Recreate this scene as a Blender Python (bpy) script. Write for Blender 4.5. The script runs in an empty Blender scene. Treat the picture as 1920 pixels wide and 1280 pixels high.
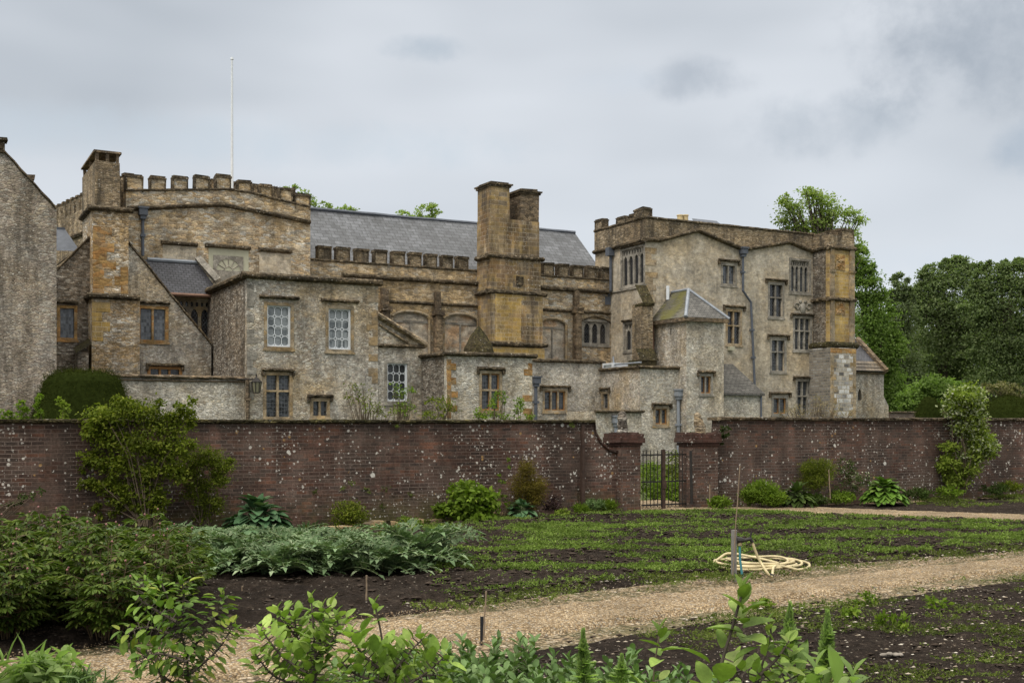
import bpy, bmesh, math, random
import numpy as np
from mathutils import Vector, noise as mnoise
from mathutils.geometry import tessellate_polygon
random.seed(7); RNG = np.random.default_rng(7)
sc = bpy.context.scene
COL = sc.collection
R = math.radians
# ------------------------------------------------------------------ camera
EYE = 2.2; F = 40/36*1920; HZ = 792.0          # eye height, focal in photo pixels, horizon row
cd = bpy.data.cameras.new('camera'); cam = bpy.data.objects.new('camera', cd); COL.objects.link(cam)
cd.lens = 40; cd.sensor_width = 36; cd.shift_y = 152/1920; cd.clip_start = 0.1; cd.clip_end = 3000
cam.location = (0, 0, EYE); cam.rotation_euler = (R(90), 0, 0)
sc.camera = cam
# ------------------------------------------------------------------ world: overcast sky
SUN_EL, SUN_ROT = R(52), R(215)
w = bpy.data.worlds.new('World'); sc.world = w; w.use_nodes = True
wt = w.node_tree; wt.nodes.clear()
def wn(t, **k):
    n = wt.nodes.new(t)
    for a, b in k.items(): setattr(n, a, b)
    return n
def wl(a, b): wt.links.new(a, b)
def wmath(op, a, b=None, c=None):
    n = wn('ShaderNodeMath', operation=op)
    for i, x in enumerate((a, b, c)):
        if x is None: continue
        if isinstance(x, (int, float)): n.inputs[i].default_value = x
        else: wl(x, n.inputs[i])
    return n.outputs[0]
def wmix(f, a, b):
    n = wn('ShaderNodeMix', data_type='RGBA')
    for i, x in ((0, f), (6, a), (7, b)):
        if isinstance(x, (int, float)): n.inputs[i].default_value = x
        elif isinstance(x, tuple): n.inputs[i].default_value = (*x, 1)
        else: wl(x, n.inputs[i])
    return n.outputs[2]
sky = wn('ShaderNodeTexSky', sky_type='NISHITA'); sky.sun_disc = False; sky.sun_elevation = SUN_EL; sky.sun_rotation = SUN_ROT
skb = wn('ShaderNodeVectorMath', operation='SCALE'); wl(sky.outputs[0], skb.inputs[0]); skb.inputs['Scale'].default_value = 0.09
tc = wn('ShaderNodeTexCoord')
sp = wn('ShaderNodeSeparateXYZ'); wl(tc.outputs['Generated'], sp.inputs[0])
mp = wn('ShaderNodeMapping'); mp.inputs['Scale'].default_value = (1.5, 1.5, 4.2); wl(tc.outputs['Generated'], mp.inputs[0])
n1 = wn('ShaderNodeTexNoise'); n1.inputs['Scale'].default_value = 1.5; n1.inputs['Detail'].default_value = 3; n1.inputs['Roughness'].default_value = .5; wl(mp.outputs[0], n1.inputs['Vector'])
n2 = wn('ShaderNodeTexNoise'); n2.inputs['Scale'].default_value = 26; n2.inputs['Detail'].default_value = 7; n2.inputs['Roughness'].default_value = .6; wl(tc.outputs['Generated'], n2.inputs['Vector'])
el = sp.outputs['Z']
r1 = wn('ShaderNodeValToRGB'); wl(n1.outputs[0], r1.inputs[0])
r1.color_ramp.elements[0].position = .34; r1.color_ramp.elements[0].color = (.40, .435, .475, 1)
r1.color_ramp.elements[1].position = .66; r1.color_ramp.elements[1].color = (.60, .63, .67, 1)
# a paler band low over the horizon
hb = wn('ShaderNodeMapRange'); wl(el, hb.inputs[0]); hb.inputs[1].default_value = 0.06; hb.inputs[2].default_value = .24; hb.inputs[3].default_value = .75; hb.inputs[4].default_value = 0
c = wmix(hb.outputs[0], r1.outputs[0], (.67, .705, .75))
def patch(c, px, py, sx, sz, col, k):          # a drifting dark cloud, laid out by direction
    d = Vector(((px-960)/F, 1, (HZ-py)/F)).normalized()
    dx = wmath('MULTIPLY', wmath('SUBTRACT', sp.outputs['X'], d.x), 1/sx)
    dz = wmath('MULTIPLY', wmath('SUBTRACT', el, d.z), 1/sz)
    wob = wmath('MULTIPLY', wmath('SUBTRACT', n2.outputs[0], .5), 4.6)
    q = wmath('ADD', wmath('ADD', wmath('MULTIPLY', dx, dx), wmath('MULTIPLY', dz, dz)), wob)
    m = wn('ShaderNodeMapRange', interpolation_type='SMOOTHSTEP'); wl(q, m.inputs[0])
    m.inputs[1].default_value = -1.1; m.inputs[2].default_value = 2.2; m.inputs[3].default_value = k; m.inputs[4].default_value = 0
    return wmix(m.outputs[0], c, col)
for a in ((1310, 150, .036, .014, (.36, .40, .45), .8), (1555, 235, .060, .022, (.38, .425, .475), .75), (1865, 50, .085, .050, (.30, .34, .39), .85),
          (1915, 285, .02, .018, (.34, .40, .47), .85), (805, 92, .03, .009, (.37, .43, .49), .7), (1760, 490, .07, .013, (.56, .605, .66), .85), (300, 255, .26, .018, (.47, .545, .61), .5), (1150, 150, .035, .010, (.5, .56, .63), .4)):
    c = patch(c, *a)
# overcast luminance: the zenith is brighter than what the lens sees
zb = wn('ShaderNodeMapRange'); wl(el, zb.inputs[0]); zb.inputs[1].default_value = .36; zb.inputs[2].default_value = 1; zb.inputs[3].default_value = 1; zb.inputs[4].default_value = 4.3
zt_ = wn('ShaderNodeMapRange'); wl(el, zt_.inputs[0]); zt_.inputs[1].default_value = .36; zt_.inputs[2].default_value = .7
c = wmix(zt_.outputs[0], c, (.66, .64, .59))
sb = wn('ShaderNodeVectorMath', operation='SCALE'); wl(c, sb.inputs[0]); wl(zb.outputs[0], sb.inputs['Scale'])
fin = wmix(.93, skb.outputs[0], sb.outputs[0])
bg = wn('ShaderNodeBackground'); wl(fin, bg.inputs[0]); bg.inputs[1].default_value = 1.0
wo = wn('ShaderNodeOutputWorld'); wl(bg.outputs[0], wo.inputs[0])
# ------------------------------------------------------------------ sun behind cloud
ld = bpy.data.lights.new('sun', 'SUN'); ld.energy = 1.5; ld.angle = R(24); ld.color = (1, .93, .83)
sun = bpy.data.objects.new('sun', ld); COL.objects.link(sun)
sun.rotation_euler = (R(90)-SUN_EL, 0, R(-38))
sc.view_settings.view_transform = 'Standard'; sc.view_settings.look = 'None'; sc.view_settings.gamma = 1
sc.view_settings.exposure = 0.32
sc.cycles.max_bounces = 6; sc.cycles.transparent_max_bounces = 4
# ------------------------------------------------------------------ frames of reference
TH = R(28); CT, ST = math.cos(TH), math.sin(TH)   # the house stands turned 28 degrees: u along its front, v into it
def uY(px, v):
    t = (px-960)/F; Y = v/(CT-t*ST); return t*Y*CT+Y*ST, Y
def U(px, v): return uY(px, v)[0]
def Z(px, py, v): return EYE+(HZ-py)/F*uY(px, v)[1]
def Vat(px, u):
    t = (px-960)/F; return u/(t*CT+ST)*(CT-t*ST)
def ZL(px, py, u): return Z(px, py, Vat(px, u))
def Q(px, py, v): return (U(px, v), Z(px, py, v))
def uv2xy(u, v): return (u*CT-v*ST, u*ST+v*CT)
def xy2uv(x, y): return (x*CT+y*ST, -x*ST+y*CT)
def G(px, py, z=0):
    Y = (EYE-z)*F/(py-HZ); return Vector(((px-960)/F*Y, Y, z))
def AT(px, py, Y): return Vector(((px-960)/F*Y, Y, EYE+(HZ-py)/F*Y))
# ------------------------------------------------------------------ mesh helper
def newmesh(name, verts, faces):
    me = bpy.data.meshes.new(name); me.from_pydata([tuple(v) for v in verts], [], faces); me.update(); return me
def npmesh(name, V, Fc):
    me = bpy.data.meshes.new(name); k = Fc.shape[1]; n = Fc.shape[0]
    me.vertices.add(len(V)); me.vertices.foreach_set('co', V.astype(np.float32).ravel())
    me.loops.add(n*k); me.loops.foreach_set('vertex_index', Fc.astype(np.int32).ravel())
    me.polygons.add(n); me.polygons.foreach_set('loop_start', np.arange(0, n*k, k, dtype=np.int32))
    me.update(calc_edges=True); me.validate(); return me
def link(name, me, mat, parent=None, loc=None, smooth=False):
    if mat: me.materials.append(mat)
    o = bpy.data.objects.new(name, me); COL.objects.link(o)
    if parent: o.parent = parent
    if loc is not None: o.location = loc
    if smooth: me.polygons.foreach_set('use_smooth', [True]*len(me.polygons))
    return o
def tag(o, label=None, cat=None, group=None, kind=None):
    for k, v in (('label', label), ('category', cat), ('group', group), ('kind', kind)):
        if v: o[k] = v
    return o
def empty(name, loc, label, cat, group=None, rz=0):
    o = bpy.data.objects.new(name, None); COL.objects.link(o); o.location = loc; o.rotation_euler = (0, 0, rz); o.empty_display_size = .3
    return tag(o, label, cat, group)
J = lambda s: random.uniform(-s, s)
class MB:
    def __init__(s): s.v = []; s.f = []
    def quad(s, *p):
        n = len(s.v); s.v += [tuple(q) for q in p]; s.f.append(tuple(range(n, n+len(p))))
    def box(s, a0, a1, b0, b1, c0, c1, j=0):
        n = len(s.v)
        for c in (c0, c1):
            for a, b in ((a0, b0), (a1, b0), (a1, b1), (a0, b1)): s.v.append((a+J(j), b+J(j), c+J(j)))
        for q in ((0, 3, 2, 1), (4, 5, 6, 7), (0, 1, 5, 4), (1, 2, 6, 5), (2, 3, 7, 6), (3, 0, 4, 7)): s.f.append(tuple(n+i for i in q))
    def tube(s, pts, r, k=6, cap=True):
        pts = [Vector(p) for p in pts]; n0 = len(s.v); m = len(pts)
        rs = r if isinstance(r, (list, tuple)) else [r]*m
        for i, p in enumerate(pts):
            d = (pts[min(i+1, m-1)]-pts[max(i-1, 0)])
            d = d.normalized() if d.length > 1e-9 else Vector((0, 0, 1))
            a = d.cross(Vector((0, 0, 1)) if abs(d.z) < .9 else Vector((1, 0, 0))).normalized(); b = d.cross(a)
            for q in range(k):
                t = 2*math.pi*q/k; s.v.append(tuple(p+(a*math.cos(t)+b*math.sin(t))*rs[i]))
        for i in range(m-1):
            for q in range(k):
                s.f.append((n0+i*k+q, n0+i*k+(q+1) % k, n0+(i+1)*k+(q+1) % k, n0+(i+1)*k+q))
        if cap: s.f.append(tuple(n0+q for q in range(k))); s.f.append(tuple(n0+(m-1)*k+q for q in range(k)))
    # a wall: outline + openings in the plane (axis 'u': v = c, axis 'v': u = c), reveals and returns going back
    def wall(s, axis, c, outer, holes=(), depth=1.0, reveal=.22, skip=lambda p, q: False):
        P = (lambda a, z, d: (a, c+d, z)) if axis == 'u' else (lambda a, z, d: (c+d, a, z))
        polys = [[Vector((a, z, 0)) for a, z in outer]]+[[Vector((a, z, 0)) for a, z in h] for h in holes]
        n0 = len(s.v); flat = [p for q in polys for p in q]
        s.v += [P(p.x, p.y, 0) for p in flat]
        for t in tessellate_polygon(polys): s.f.append(tuple(n0+i for i in t))
        for k, q in enumerate(polys):
            d = depth if k == 0 else reveal
            for i in range(len(q)):
                a, b = q[i], q[(i+1) % len(q)]
                if k == 0 and (d <= 0 or skip(a, b)): continue
                s.quad(P(a.x, a.y, 0), P(b.x, b.y, 0), P(b.x, b.y, d), P(a.x, a.y, d))
    # a rough moulding swept along a line of (a, z) points on a wall plane
    def mould(s, axis, c, pts, proj, h, back=.05, j=.015, step=.35, slope=.35):
        P = (lambda a, z, d: (a, c-d, z)) if axis == 'u' else (lambda a, z, d: (c-d, a, z))
        L = []
        for (a0, z0), (a1, z1) in zip(pts[:-1], pts[1:]):
            n = max(1, int(math.hypot(a1-a0, z1-z0)/step))
            for i in range(n): L.append((a0+(a1-a0)*i/n, z0+(z1-z0)*i/n))
        L.append(pts[-1]); n0 = len(s.v)
        for i, (a, z) in enumerate(L):
            e = 0 if i in (0, len(L)-1) else 1
            a += J(j)*e
            for d, zz in ((-back, z+h*.5), (proj*.55, z+h*.5), (proj, z+h*(.5-slope)), (proj*.95, z-h*.2), (proj*.3, z-h*.5), (-back, z-h*.5)):
                s.v.append(P(a, zz+J(j), d+(J(j) if d > 0 else 0)))
        m = 6
        for i in range(len(L)-1):
            for q in range(m): s.f.append((n0+i*m+q, n0+i*m+(q+1) % m, n0+(i+1)*m+(q+1) % m, n0+(i+1)*m+q))
        s.f.append(tuple(n0+q for q in range(m))); s.f.append(tuple(n0+(len(L)-1)*m+q for q in range(m)))
    def build(s, name, mat, parent=None, org=(0, 0, 0), smooth=False, loc=None):
        v = [(a-org[0], b-org[1], c-org[2]) for a, b, c in s.v]
        return link(name, newmesh(name, v, s.f), mat, parent, loc, smooth)
# ------------------------------------------------------------------ materials
class NT:
    def __init__(s, name):
        s.m = bpy.data.materials.new(name); s.m.use_nodes = True; s.t = s.m.node_tree; s.t.nodes.clear()
        s.out = s.n('ShaderNodeOutputMaterial')
    def n(s, t, **k):
        x = s.t.nodes.new(t)
        for a, b in k.items(): setattr(x, a, b)
        return x
    def put(s, sock, x):
        if isinstance(x, (int, float)): sock.default_value = x
        elif isinstance(x, tuple): sock.default_value = (*x, 1) if len(x) == 3 and sock.type == 'RGBA' else x
        else: s.t.links.new(x, sock)
    def math(s, op, a, b=0.0, c=None, clamp=False):
        n = s.n('ShaderNodeMath', operation=op, use_clamp=clamp); s.put(n.inputs[0], a); s.put(n.inputs[1], b)
        if c is not None: s.put(n.inputs[2], c)
        return n.outputs[0]
    def mix(s, f, a, b, mode='MIX'):
        n = s.n('ShaderNodeMix', data_type='RGBA', blend_type=mode); s.put(n.inputs[0], f); s.put(n.inputs[6], a); s.put(n.inputs[7], b); return n.outputs[2]
    def ramp(s, f, stops, interp='LINEAR'):
        n = s.n('ShaderNodeValToRGB'); s.put(n.inputs[0], f); e = n.color_ramp.elements; n.color_ramp.interpolation = interp
        while len(e) < len(stops): e.new(.5)
        for i, (p, c) in enumerate(stops):
            e[i].position = p; e[i].color = (*c, 1) if isinstance(c, tuple) else (c, c, c, 1)
        return n.outputs[0]
    def noise(s, vec, sc, det=4, ro=.55, dist=0):
        n = s.n('ShaderNodeTexNoise'); s.put(n.inputs['Vector'], vec); n.inputs['Scale'].default_value = sc; n.inputs['Detail'].default_value = det
        n.inputs['Roughness'].default_value = ro; n.inputs['Distortion'].default_value = dist; return n.outputs[0]
    def vor(s, vec, sc, feat='F1', rnd=1.0):
        n = s.n('ShaderNodeTexVoronoi', feature=feat); s.put(n.inputs['Vector'], vec); n.inputs['Scale'].default_value = sc; n.inputs['Randomness'].default_value = rnd; return n
    def scale(s, vec, k, rot=(0, 0, 0)):
        n = s.n('ShaderNodeMapping'); s.put(n.inputs[0], vec); n.inputs['Scale'].default_value = k; n.inputs['Rotation'].default_value = rot; return n.outputs[0]
    def obj(s): return s.n('ShaderNodeTexCoord').outputs['Object']
    def finish(s, col, rough=.9, bump=None, bs=.5, bd=.02, spec=.25, metal=0.0):
        b = s.n('ShaderNodeBsdfPrincipled'); s.put(b.inputs['Base Color'], col); s.put(b.inputs['Roughness'], rough)
        b.inputs['Specular IOR Level'].default_value = spec; b.inputs['Metallic'].default_value = metal
        if bump is not None:
            n = s.n('ShaderNodeBump'); n.inputs['Strength'].default_value = bs; n.inputs['Distance'].default_value = bd; s.put(n.inputs['Height'], bump)
            s.t.links.new(n.outputs[0], b.inputs['Normal'])
        s.t.links.new(b.outputs[0], s.out.inputs[0]); return s.m
def mm(c, k): return tuple(x*k for x in c)
GREY = (.36, .335, .29); BUFF = (.37, .315, .235); TAN = (.34, .24, .135); OCHRE = (.37, .235, .095); BROWN = (.135, .095, .066); PALE = (.53, .50, .44); DARK = (.045, .038, .03); ORANGE = (.34, .175, .06)
def stone(name, cols, size=(.30, .30, .10), orange=.3, dark=.3, fleck=.3, ocol=TAN, big=.35, bs=.6, wash=None, seed=0., gain=1.0, fcol=(.52, .49, .43), mort=.35, fine_=.62, dark_fleck=1., con=1.):
    k = NT(name); o = k.obj()
    off = k.n('ShaderNodeVectorMath', operation='ADD'); k.put(off.inputs[0], o); off.inputs[1].default_value = (seed*3.1, seed*1.7, seed*.37); o = off.outputs[0]
    wob = k.n('ShaderNodeTexNoise'); k.put(wob.inputs['Vector'], o); wob.inputs['Scale'].default_value = 1.7; wob.inputs['Detail'].default_value = 2
    wv = k.n('ShaderNodeVectorMath', operation='SCALE'); k.put(wv.inputs[0], wob.outputs['Color']); wv.inputs['Scale'].default_value = .10
    ad = k.n('ShaderNodeVectorMath', operation='ADD'); k.put(ad.inputs[0], o); k.put(ad.inputs[1], wv.outputs[0])
    sv = k.scale(ad.outputs[0], tuple(1/(x*fine_) for x in size))
    v1 = k.vor(sv, 1, 'F1', .9); v2 = k.vor(sv, 1, 'DISTANCE_TO_EDGE', .9)
    sep = k.n('ShaderNodeSeparateColor'); k.put(sep.inputs[0], v1.outputs['Color'])
    n = len(cols); c = k.ramp(sep.outputs[0], [((i+.5)/n if n > 1 else .5, cols[i]) for i in range(n)])
    # patches of ironstone, streaks, lichen
    nb = k.noise(k.scale(o, (1, 1, 1.2)), big, 5, .62)
    c = k.mix(k.math('MULTIPLY', k.ramp(nb, [(.46, 0.), (.60, 1.)]), orange, clamp=True), c, k.mix(sep.outputs[1], ocol, mm(ocol, .6)))
    if wash: c = k.mix(k.math('MULTIPLY', k.ramp(k.noise(o, .55, 4, .6), [(.38, 1.), (.6, 0.)]), wash[1]), c, wash[0])
    nm = k.noise(o, 2.6, 6, .7)
    c = k.mix(1.0, c, k.ramp(nm, [(.3, .62), (.5, 1.0), (.72, 1.3)]), 'MULTIPLY')
    c = k.mix(1.0, c, k.ramp(sep.outputs[2], [(0, 1-.42*con), (1, 1+.36*con)]), 'MULTIPLY')
    c = k.mix(1.0, c, k.ramp(k.noise(k.scale(o, (1, 1, 1.5)), 12, 5, .8), [(.32, 1-.55*con), (.5, 1.), (.68, 1+.5*con)]), 'MULTIPLY')
    c = k.mix(1.0, c, k.ramp(k.noise(o, .33, 6, .7), [(.3, .66), (.5, 1.02), (.7, 1.3)]), 'MULTIPLY')
    edge = k.ramp(v2.outputs['Distance'], [(.0, 1.), (.11, 0.)])
    c = k.mix(k.math('MULTIPLY', edge, mort), c, mm(cols[0], .5))
    st = k.noise(k.scale(o, (1.3, 1.3, .22)), 1.0, 6, .7)
    c = k.mix(k.math('MULTIPLY', k.ramp(st, [(.47, 0.), (.62, 1.)]), dark, clamp=True), c, DARK)
    fv = k.vor(k.scale(ad.outputs[0], (1, 1, 1.6)), 9.5); fs = k.n('ShaderNodeSeparateColor'); k.put(fs.inputs[0], fv.outputs['Color'])
    fm = k.math('MULTIPLY', k.ramp(fv.outputs['Distance'], [(.16, 1.), (.36, 0.)]), k.ramp(fs.outputs[0], [(1-fleck*.55-.01, 0.), (1-fleck*.55+.05, 1.)]))
    c = k.mix(k.math('MULTIPLY', fm, .85), c, k.mix(fs.outputs[1], fcol, mm(fcol, .7)))
    dv = k.vor(k.scale(ad.outputs[0], (1, 1, 1.9)), 9.0); ds = k.n('ShaderNodeSeparateColor'); k.put(ds.inputs[0], dv.outputs['Color'])
    dm = k.math('MULTIPLY', k.ramp(dv.outputs['Distance'], [(.12, 1.), (.30, 0.)]), k.ramp(ds.outputs[0], [(.72, 0.), (.80, 1.)]))
    c = k.mix(k.math('MULTIPLY', dm, .75*dark_fleck), c, mm(DARK, 1.2))  # dark flecks scattered at random over the stones
    fine = k.noise(o, 22, 3, .7)
    c = k.mix(1.0, c, k.ramp(fine, [(.3, (1-.38*con)*gain), (.7, (1+.38*con)*gain)]), 'MULTIPLY')
    h = k.math('ADD', k.math('MULTIPLY', k.ramp(v2.outputs['Distance'], [(0, 0.), (.22, 1.)]), .8), k.math('ADD', k.math('MULTIPLY', sep.outputs[1], .5), k.math('MULTIPLY', fine, .7)))
    return k.finish(c, .95, h, bs, .035, .12)
def brickmat(name, cols, bw, bh, mortar, msize=.012, lich=.5, dark=.5, moss=.0, gain=1., orange=0., mlow=.35, pinky=0.):
    k = NT(name); o = k.obj(); sp = k.n('ShaderNodeSeparateXYZ'); k.put(sp.inputs[0], o)
    cb = k.n('ShaderNodeCombineXYZ'); k.put(cb.inputs[0], k.math('ADD', sp.outputs[0], sp.outputs[1])); k.put(cb.inputs[1], sp.outputs[2])
    wv = k.n('ShaderNodeTexNoise'); k.put(wv.inputs['Vector'], o); wv.inputs['Scale'].default_value = 1.2; wv.inputs['Detail'].default_value = 3
    ws = k.n('ShaderNodeVectorMath', operation='SCALE'); k.put(ws.inputs[0], wv.outputs['Color']); ws.inputs['Scale'].default_value = bh*.5
    av = k.n('ShaderNodeVectorMath', operation='ADD'); k.put(av.inputs[0], cb.outputs[0]); k.put(av.inputs[1], ws.outputs[0])
    b = k.n('ShaderNodeTexBrick'); k.put(b.inputs['Vector'], av.outputs[0]); b.inputs['Scale'].default_value = 1
    b.inputs['Brick Width'].default_value = bw; b.inputs['Row Height'].default_value = bh; b.inputs['Mortar Size'].default_value = msize; b.inputs['Mortar Smooth'].default_value = .3
    b.inputs['Color1'].default_value = (0, 0, 0, 1); b.inputs['Color2'].default_value = (1, 1, 1, 1); b.inputs['Mortar'].default_value = (.5, .5, .5, 1); b.inputs['Bias'].default_value = 0
    n = len(cols); c = k.ramp(b.outputs['Color'], [((i+.5)/n, cols[i]) for i in range(n)])
    c = k.mix(1.0, c, k.ramp(k.noise(o, 1.6, 6, .7), [(.3, .55), (.5, 1.), (.72, 1.45)]), 'MULTIPLY')
    big = k.noise(k.scale(o, (1, 1, .8)), .55, 5, .65)
    c = k.mix(k.math('MULTIPLY', k.ramp(big, [(.45, 0.), (.57, 1.)]), dark), c, mm(cols[0], .35))
    st = k.noise(k.scale(o, (1.5, 1.5, .2)), 1.0, 6, .7); c = k.mix(k.math('MULTIPLY', k.ramp(st, [(.46, 0.), (.58, 1.)]), dark*.9), c, (.035, .027, .022))
    c = k.mix(k.math('MULTIPLY', k.ramp(k.noise(o, .7, 6, .68), [(.49, 0.), (.60, 1.)]), pinky), c, k.mix(.55, c, (.21, .15, .12)))
    if orange: c = k.mix(k.math('MULTIPLY', k.ramp(k.noise(o, .8, 5, .6), [(.5, 0.), (.62, 1.)]), orange), c, ORANGE)
    mk = k.math('MULTIPLY', b.outputs['Fac'], k.ramp(k.noise(o, .9, 4, .6), [(.38, mlow), (.62, 1.)]))
    c = k.mix(mk, c, mortar)
    if moss:
        lo = k.n('ShaderNodeMapRange'); k.put(lo.inputs[0], sp.outputs[2]); lo.inputs[1].default_value = .0; lo.inputs[2].default_value = .75; lo.inputs[3].default_value = 1; lo.inputs[4].default_value = 0
        c = k.mix(k.math('MULTIPLY', k.math('MULTIPLY', lo.outputs[0], k.ramp(k.noise(o, 1.3, 5, .65), [(.4, 0.), (.6, 1.)])), moss), c, (.06, .058, .018))
    lm = k.ramp(k.noise(o, .30, 4, .6), [(.36, .12), (.58, 1.)])
    lw_ = k.ramp(k.noise(o, .9, 6, .75), [(.42, .06), (.58, 1.)])
    gate = k.math('MULTIPLY', lm, lw_)
    for s_, A_, amt, lc, rr in ((6.0, .20, .9, (.50, .48, .43), .06), (11, .50, .85, (.46, .43, .38), .10), (19, .62, .75, (.38, .35, .31), .14), (9.3, .14, .7, (.33, .20, .08), .08), (12.7, .42, .85, (.48, .45, .40), .10)):
        fv = k.vor(o, s_); fs = k.n('ShaderNodeSeparateColor'); k.put(fs.inputs[0], fv.outputs['Color'])
        pick = k.math('GREATER_THAN', k.math('ADD', fs.outputs[0], k.math('MULTIPLY', gate, A_*lich)), .995)
        rad = k.math('ADD', rr, k.math('MULTIPLY', k.math('MULTIPLY', fs.outputs[1], fs.outputs[1]), .26))
        c = k.mix(k.math('MULTIPLY', k.math('MULTIPLY', pick, k.math('LESS_THAN', k.math('ADD', fv.outputs['Distance'], k.math('MULTIPLY', k.noise(o, 22, 3), .22)), k.math('ADD', rad, .10))), amt), c, lc)
    fine = k.noise(o, 26, 3, .7)
    c = k.mix(1.0, c, k.ramp(fine, [(.3, .65*gain), (.7, 1.35*gain)]), 'MULTIPLY')
    h = k.math('ADD', k.math('MULTIPLY', b.outputs['Fac'], -1.), k.math('ADD', k.math('MULTIPLY', fine, .8), k.math('MULTIPLY', b.outputs['Color'], .4)))
    return k.finish(c, .93, h, .6, .012, .15)
def plain(name, col, rough=.7, var=.3, sc_=6, metal=0., spec=.3, bs=.2):
    k = NT(name); o = k.obj(); n = k.noise(o, sc_, 5, .65)
    return k.finish(k.mix(1.0, col, k.ramp(n, [(.3, 1-var), (.7, 1+var)]), 'MULTIPLY'), rough, n, bs, .01, spec, metal)
def slate(name, c1, c2, bw=.32, bh=.22, streak=.5, moss=None, gain=1.):
    k = NT(name); o = k.obj(); sp = k.n('ShaderNodeSeparateXYZ'); k.put(sp.inputs[0], o)
    cb = k.n('ShaderNodeCombineXYZ'); k.put(cb.inputs[0], sp.outputs[0]); k.put(cb.inputs[1], k.math('ADD', k.math('MULTIPLY', sp.outputs[2], 1.1), k.math('MULTIPLY', sp.outputs[1], .4)))
    b = k.n('ShaderNodeTexBrick'); k.put(b.inputs['Vector'], cb.outputs[0]); b.inputs['Scale'].default_value = 1; b.inputs['Brick Width'].default_value = bw; b.inputs['Row Height'].default_value = bh
    b.inputs['Mortar Size'].default_value = .024; b.inputs['Mortar Smooth'].default_value = .6; b.inputs['Color1'].default_value = (0, 0, 0, 1); b.inputs['Color2'].default_value = (1, 1, 1, 1); b.inputs['Mortar'].default_value = (.3, .3, .3, 1)
    c = k.mix(b.outputs['Color'], c1, c2)
    c = k.mix(k.math('MULTIPLY', k.ramp(k.noise(k.scale(cb.outputs[0], (3.0, .35, 1)), 1, 5, .6), [(.5, 0.), (.75, 1.)]), streak), c, mm(c2, 1.9))
    c = k.mix(1.0, c, k.ramp(k.noise(o, .7, 5, .65), [(.3, .6), (.7, 1.4)]), 'MULTIPLY')
    c = k.mix(k.math('MULTIPLY', b.outputs['Fac'], .9), c, mm(c1, .2))
    if moss: c = k.mix(k.ramp(k.noise(o, .9, 5, .65), [(.43, 0.), (.60, .9)]), c, moss)
    fine = k.noise(o, 14, 4, .7); c = k.mix(1.0, c, k.ramp(fine, [(.3, .75*gain), (.7, 1.25*gain)]), 'MULTIPLY')
    return k.finish(c, .55, k.math('ADD', k.math('MULTIPLY', b.outputs['Fac'], -1.), k.math('ADD', fine, k.math('MULTIPLY', b.outputs['Color'], .5))), .5, .02, .4)
def glass(name, base, lead=(.10, .105, .11), gw=.13, gh=.17, diamond=False, lw=.012, rough=.12, rnd=.6, pale=None):
    k = NT(name); o = k.obj(); sp = k.n('ShaderNodeSeparateXYZ'); k.put(sp.inputs[0], o)
    cb = k.n('ShaderNodeCombineXYZ'); k.put(cb.inputs[0], k.math('ADD', sp.outputs[0], sp.outputs[1])); k.put(cb.inputs[1], sp.outputs[2])
    vec = k.scale(cb.outputs[0], (1, .8, 1), (0, 0, R(45))) if diamond else cb.outputs[0]
    b = k.n('ShaderNodeTexBrick'); k.put(b.inputs['Vector'], vec); b.offset = 0; b.inputs['Scale'].default_value = 1; b.inputs['Brick Width'].default_value = gw; b.inputs['Row Height'].default_value = gh
    b.inputs['Mortar Size'].default_value = lw; b.inputs['Mortar Smooth'].default_value = .2; b.inputs['Color1'].default_value = (0, 0, 0, 1); b.inputs['Color2'].default_value = (1, 1, 1, 1); b.inputs['Mortar'].default_value = (.5, .5, .5, 1)
    c = k.mix(1.0, base, k.ramp(b.outputs['Color'], [(0, 1-rnd), (1, 1+rnd)]), 'MULTIPLY')
    if pale: c = k.mix(k.ramp(k.math('ADD', k.math('MULTIPLY', b.outputs['Color'], .3), k.noise(o, 1.1, 3)), [(.52, 0.), (.68, .85)]), c, pale)
    c = k.mix(k.math('MULTIPLY', b.outputs['Fac'], .9), c, lead)
    return k.finish(c, rough, k.math('ADD', k.math('MULTIPLY', b.outputs['Color'], .6), k.noise(o, 5, 3)), .7, .03, .6)
def leafmat(name, c0, c1, c2=None, rough=.6, trans=.3, nsc=.8, spec=.10, back=.0, tex=0.):
    k = NT(name); g = k.n('ShaderNodeNewGeometry')
    st = [(0, c0), (.75, c1)]+([(1, c2)] if c2 else [])
    c = k.ramp(g.outputs['Random Per Island'], st)
    c = k.mix(1.0, c, k.ramp(k.noise(k.obj(), nsc, 3, .6), [(.35, .62), (.65, 1.3)]), 'MULTIPLY')
    if tex: c = k.mix(1.0, c, k.ramp(k.noise(k.obj(), 55, 4, .7), [(.3, 1-tex), (.7, 1+tex)]), 'MULTIPLY')
    c = k.mix(k.math('MULTIPLY', g.outputs['Backfacing'], back), c, k.mix(1.0, c, (1.5, 1.45, 1.7), 'MULTIPLY'))
    b = k.n('ShaderNodeBsdfPrincipled'); k.put(b.inputs['Base Color'], c); b.inputs['Roughness'].default_value = rough; b.inputs['Specular IOR Level'].default_value = spec
    t = k.n('ShaderNodeBsdfTranslucent'); k.put(t.inputs[0], k.mix(1.0, c, (1.3, 1.5, .7), 'MULTIPLY'))
    m = k.n('ShaderNodeMixShader'); m.inputs[0].default_value = trans
    k.t.links.new(b.outputs[0], m.inputs[1]); k.t.links.new(t.outputs[0], m.inputs[2]); k.t.links.new(m.outputs[0], k.out.inputs[0]); return k.m
M = {}
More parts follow.
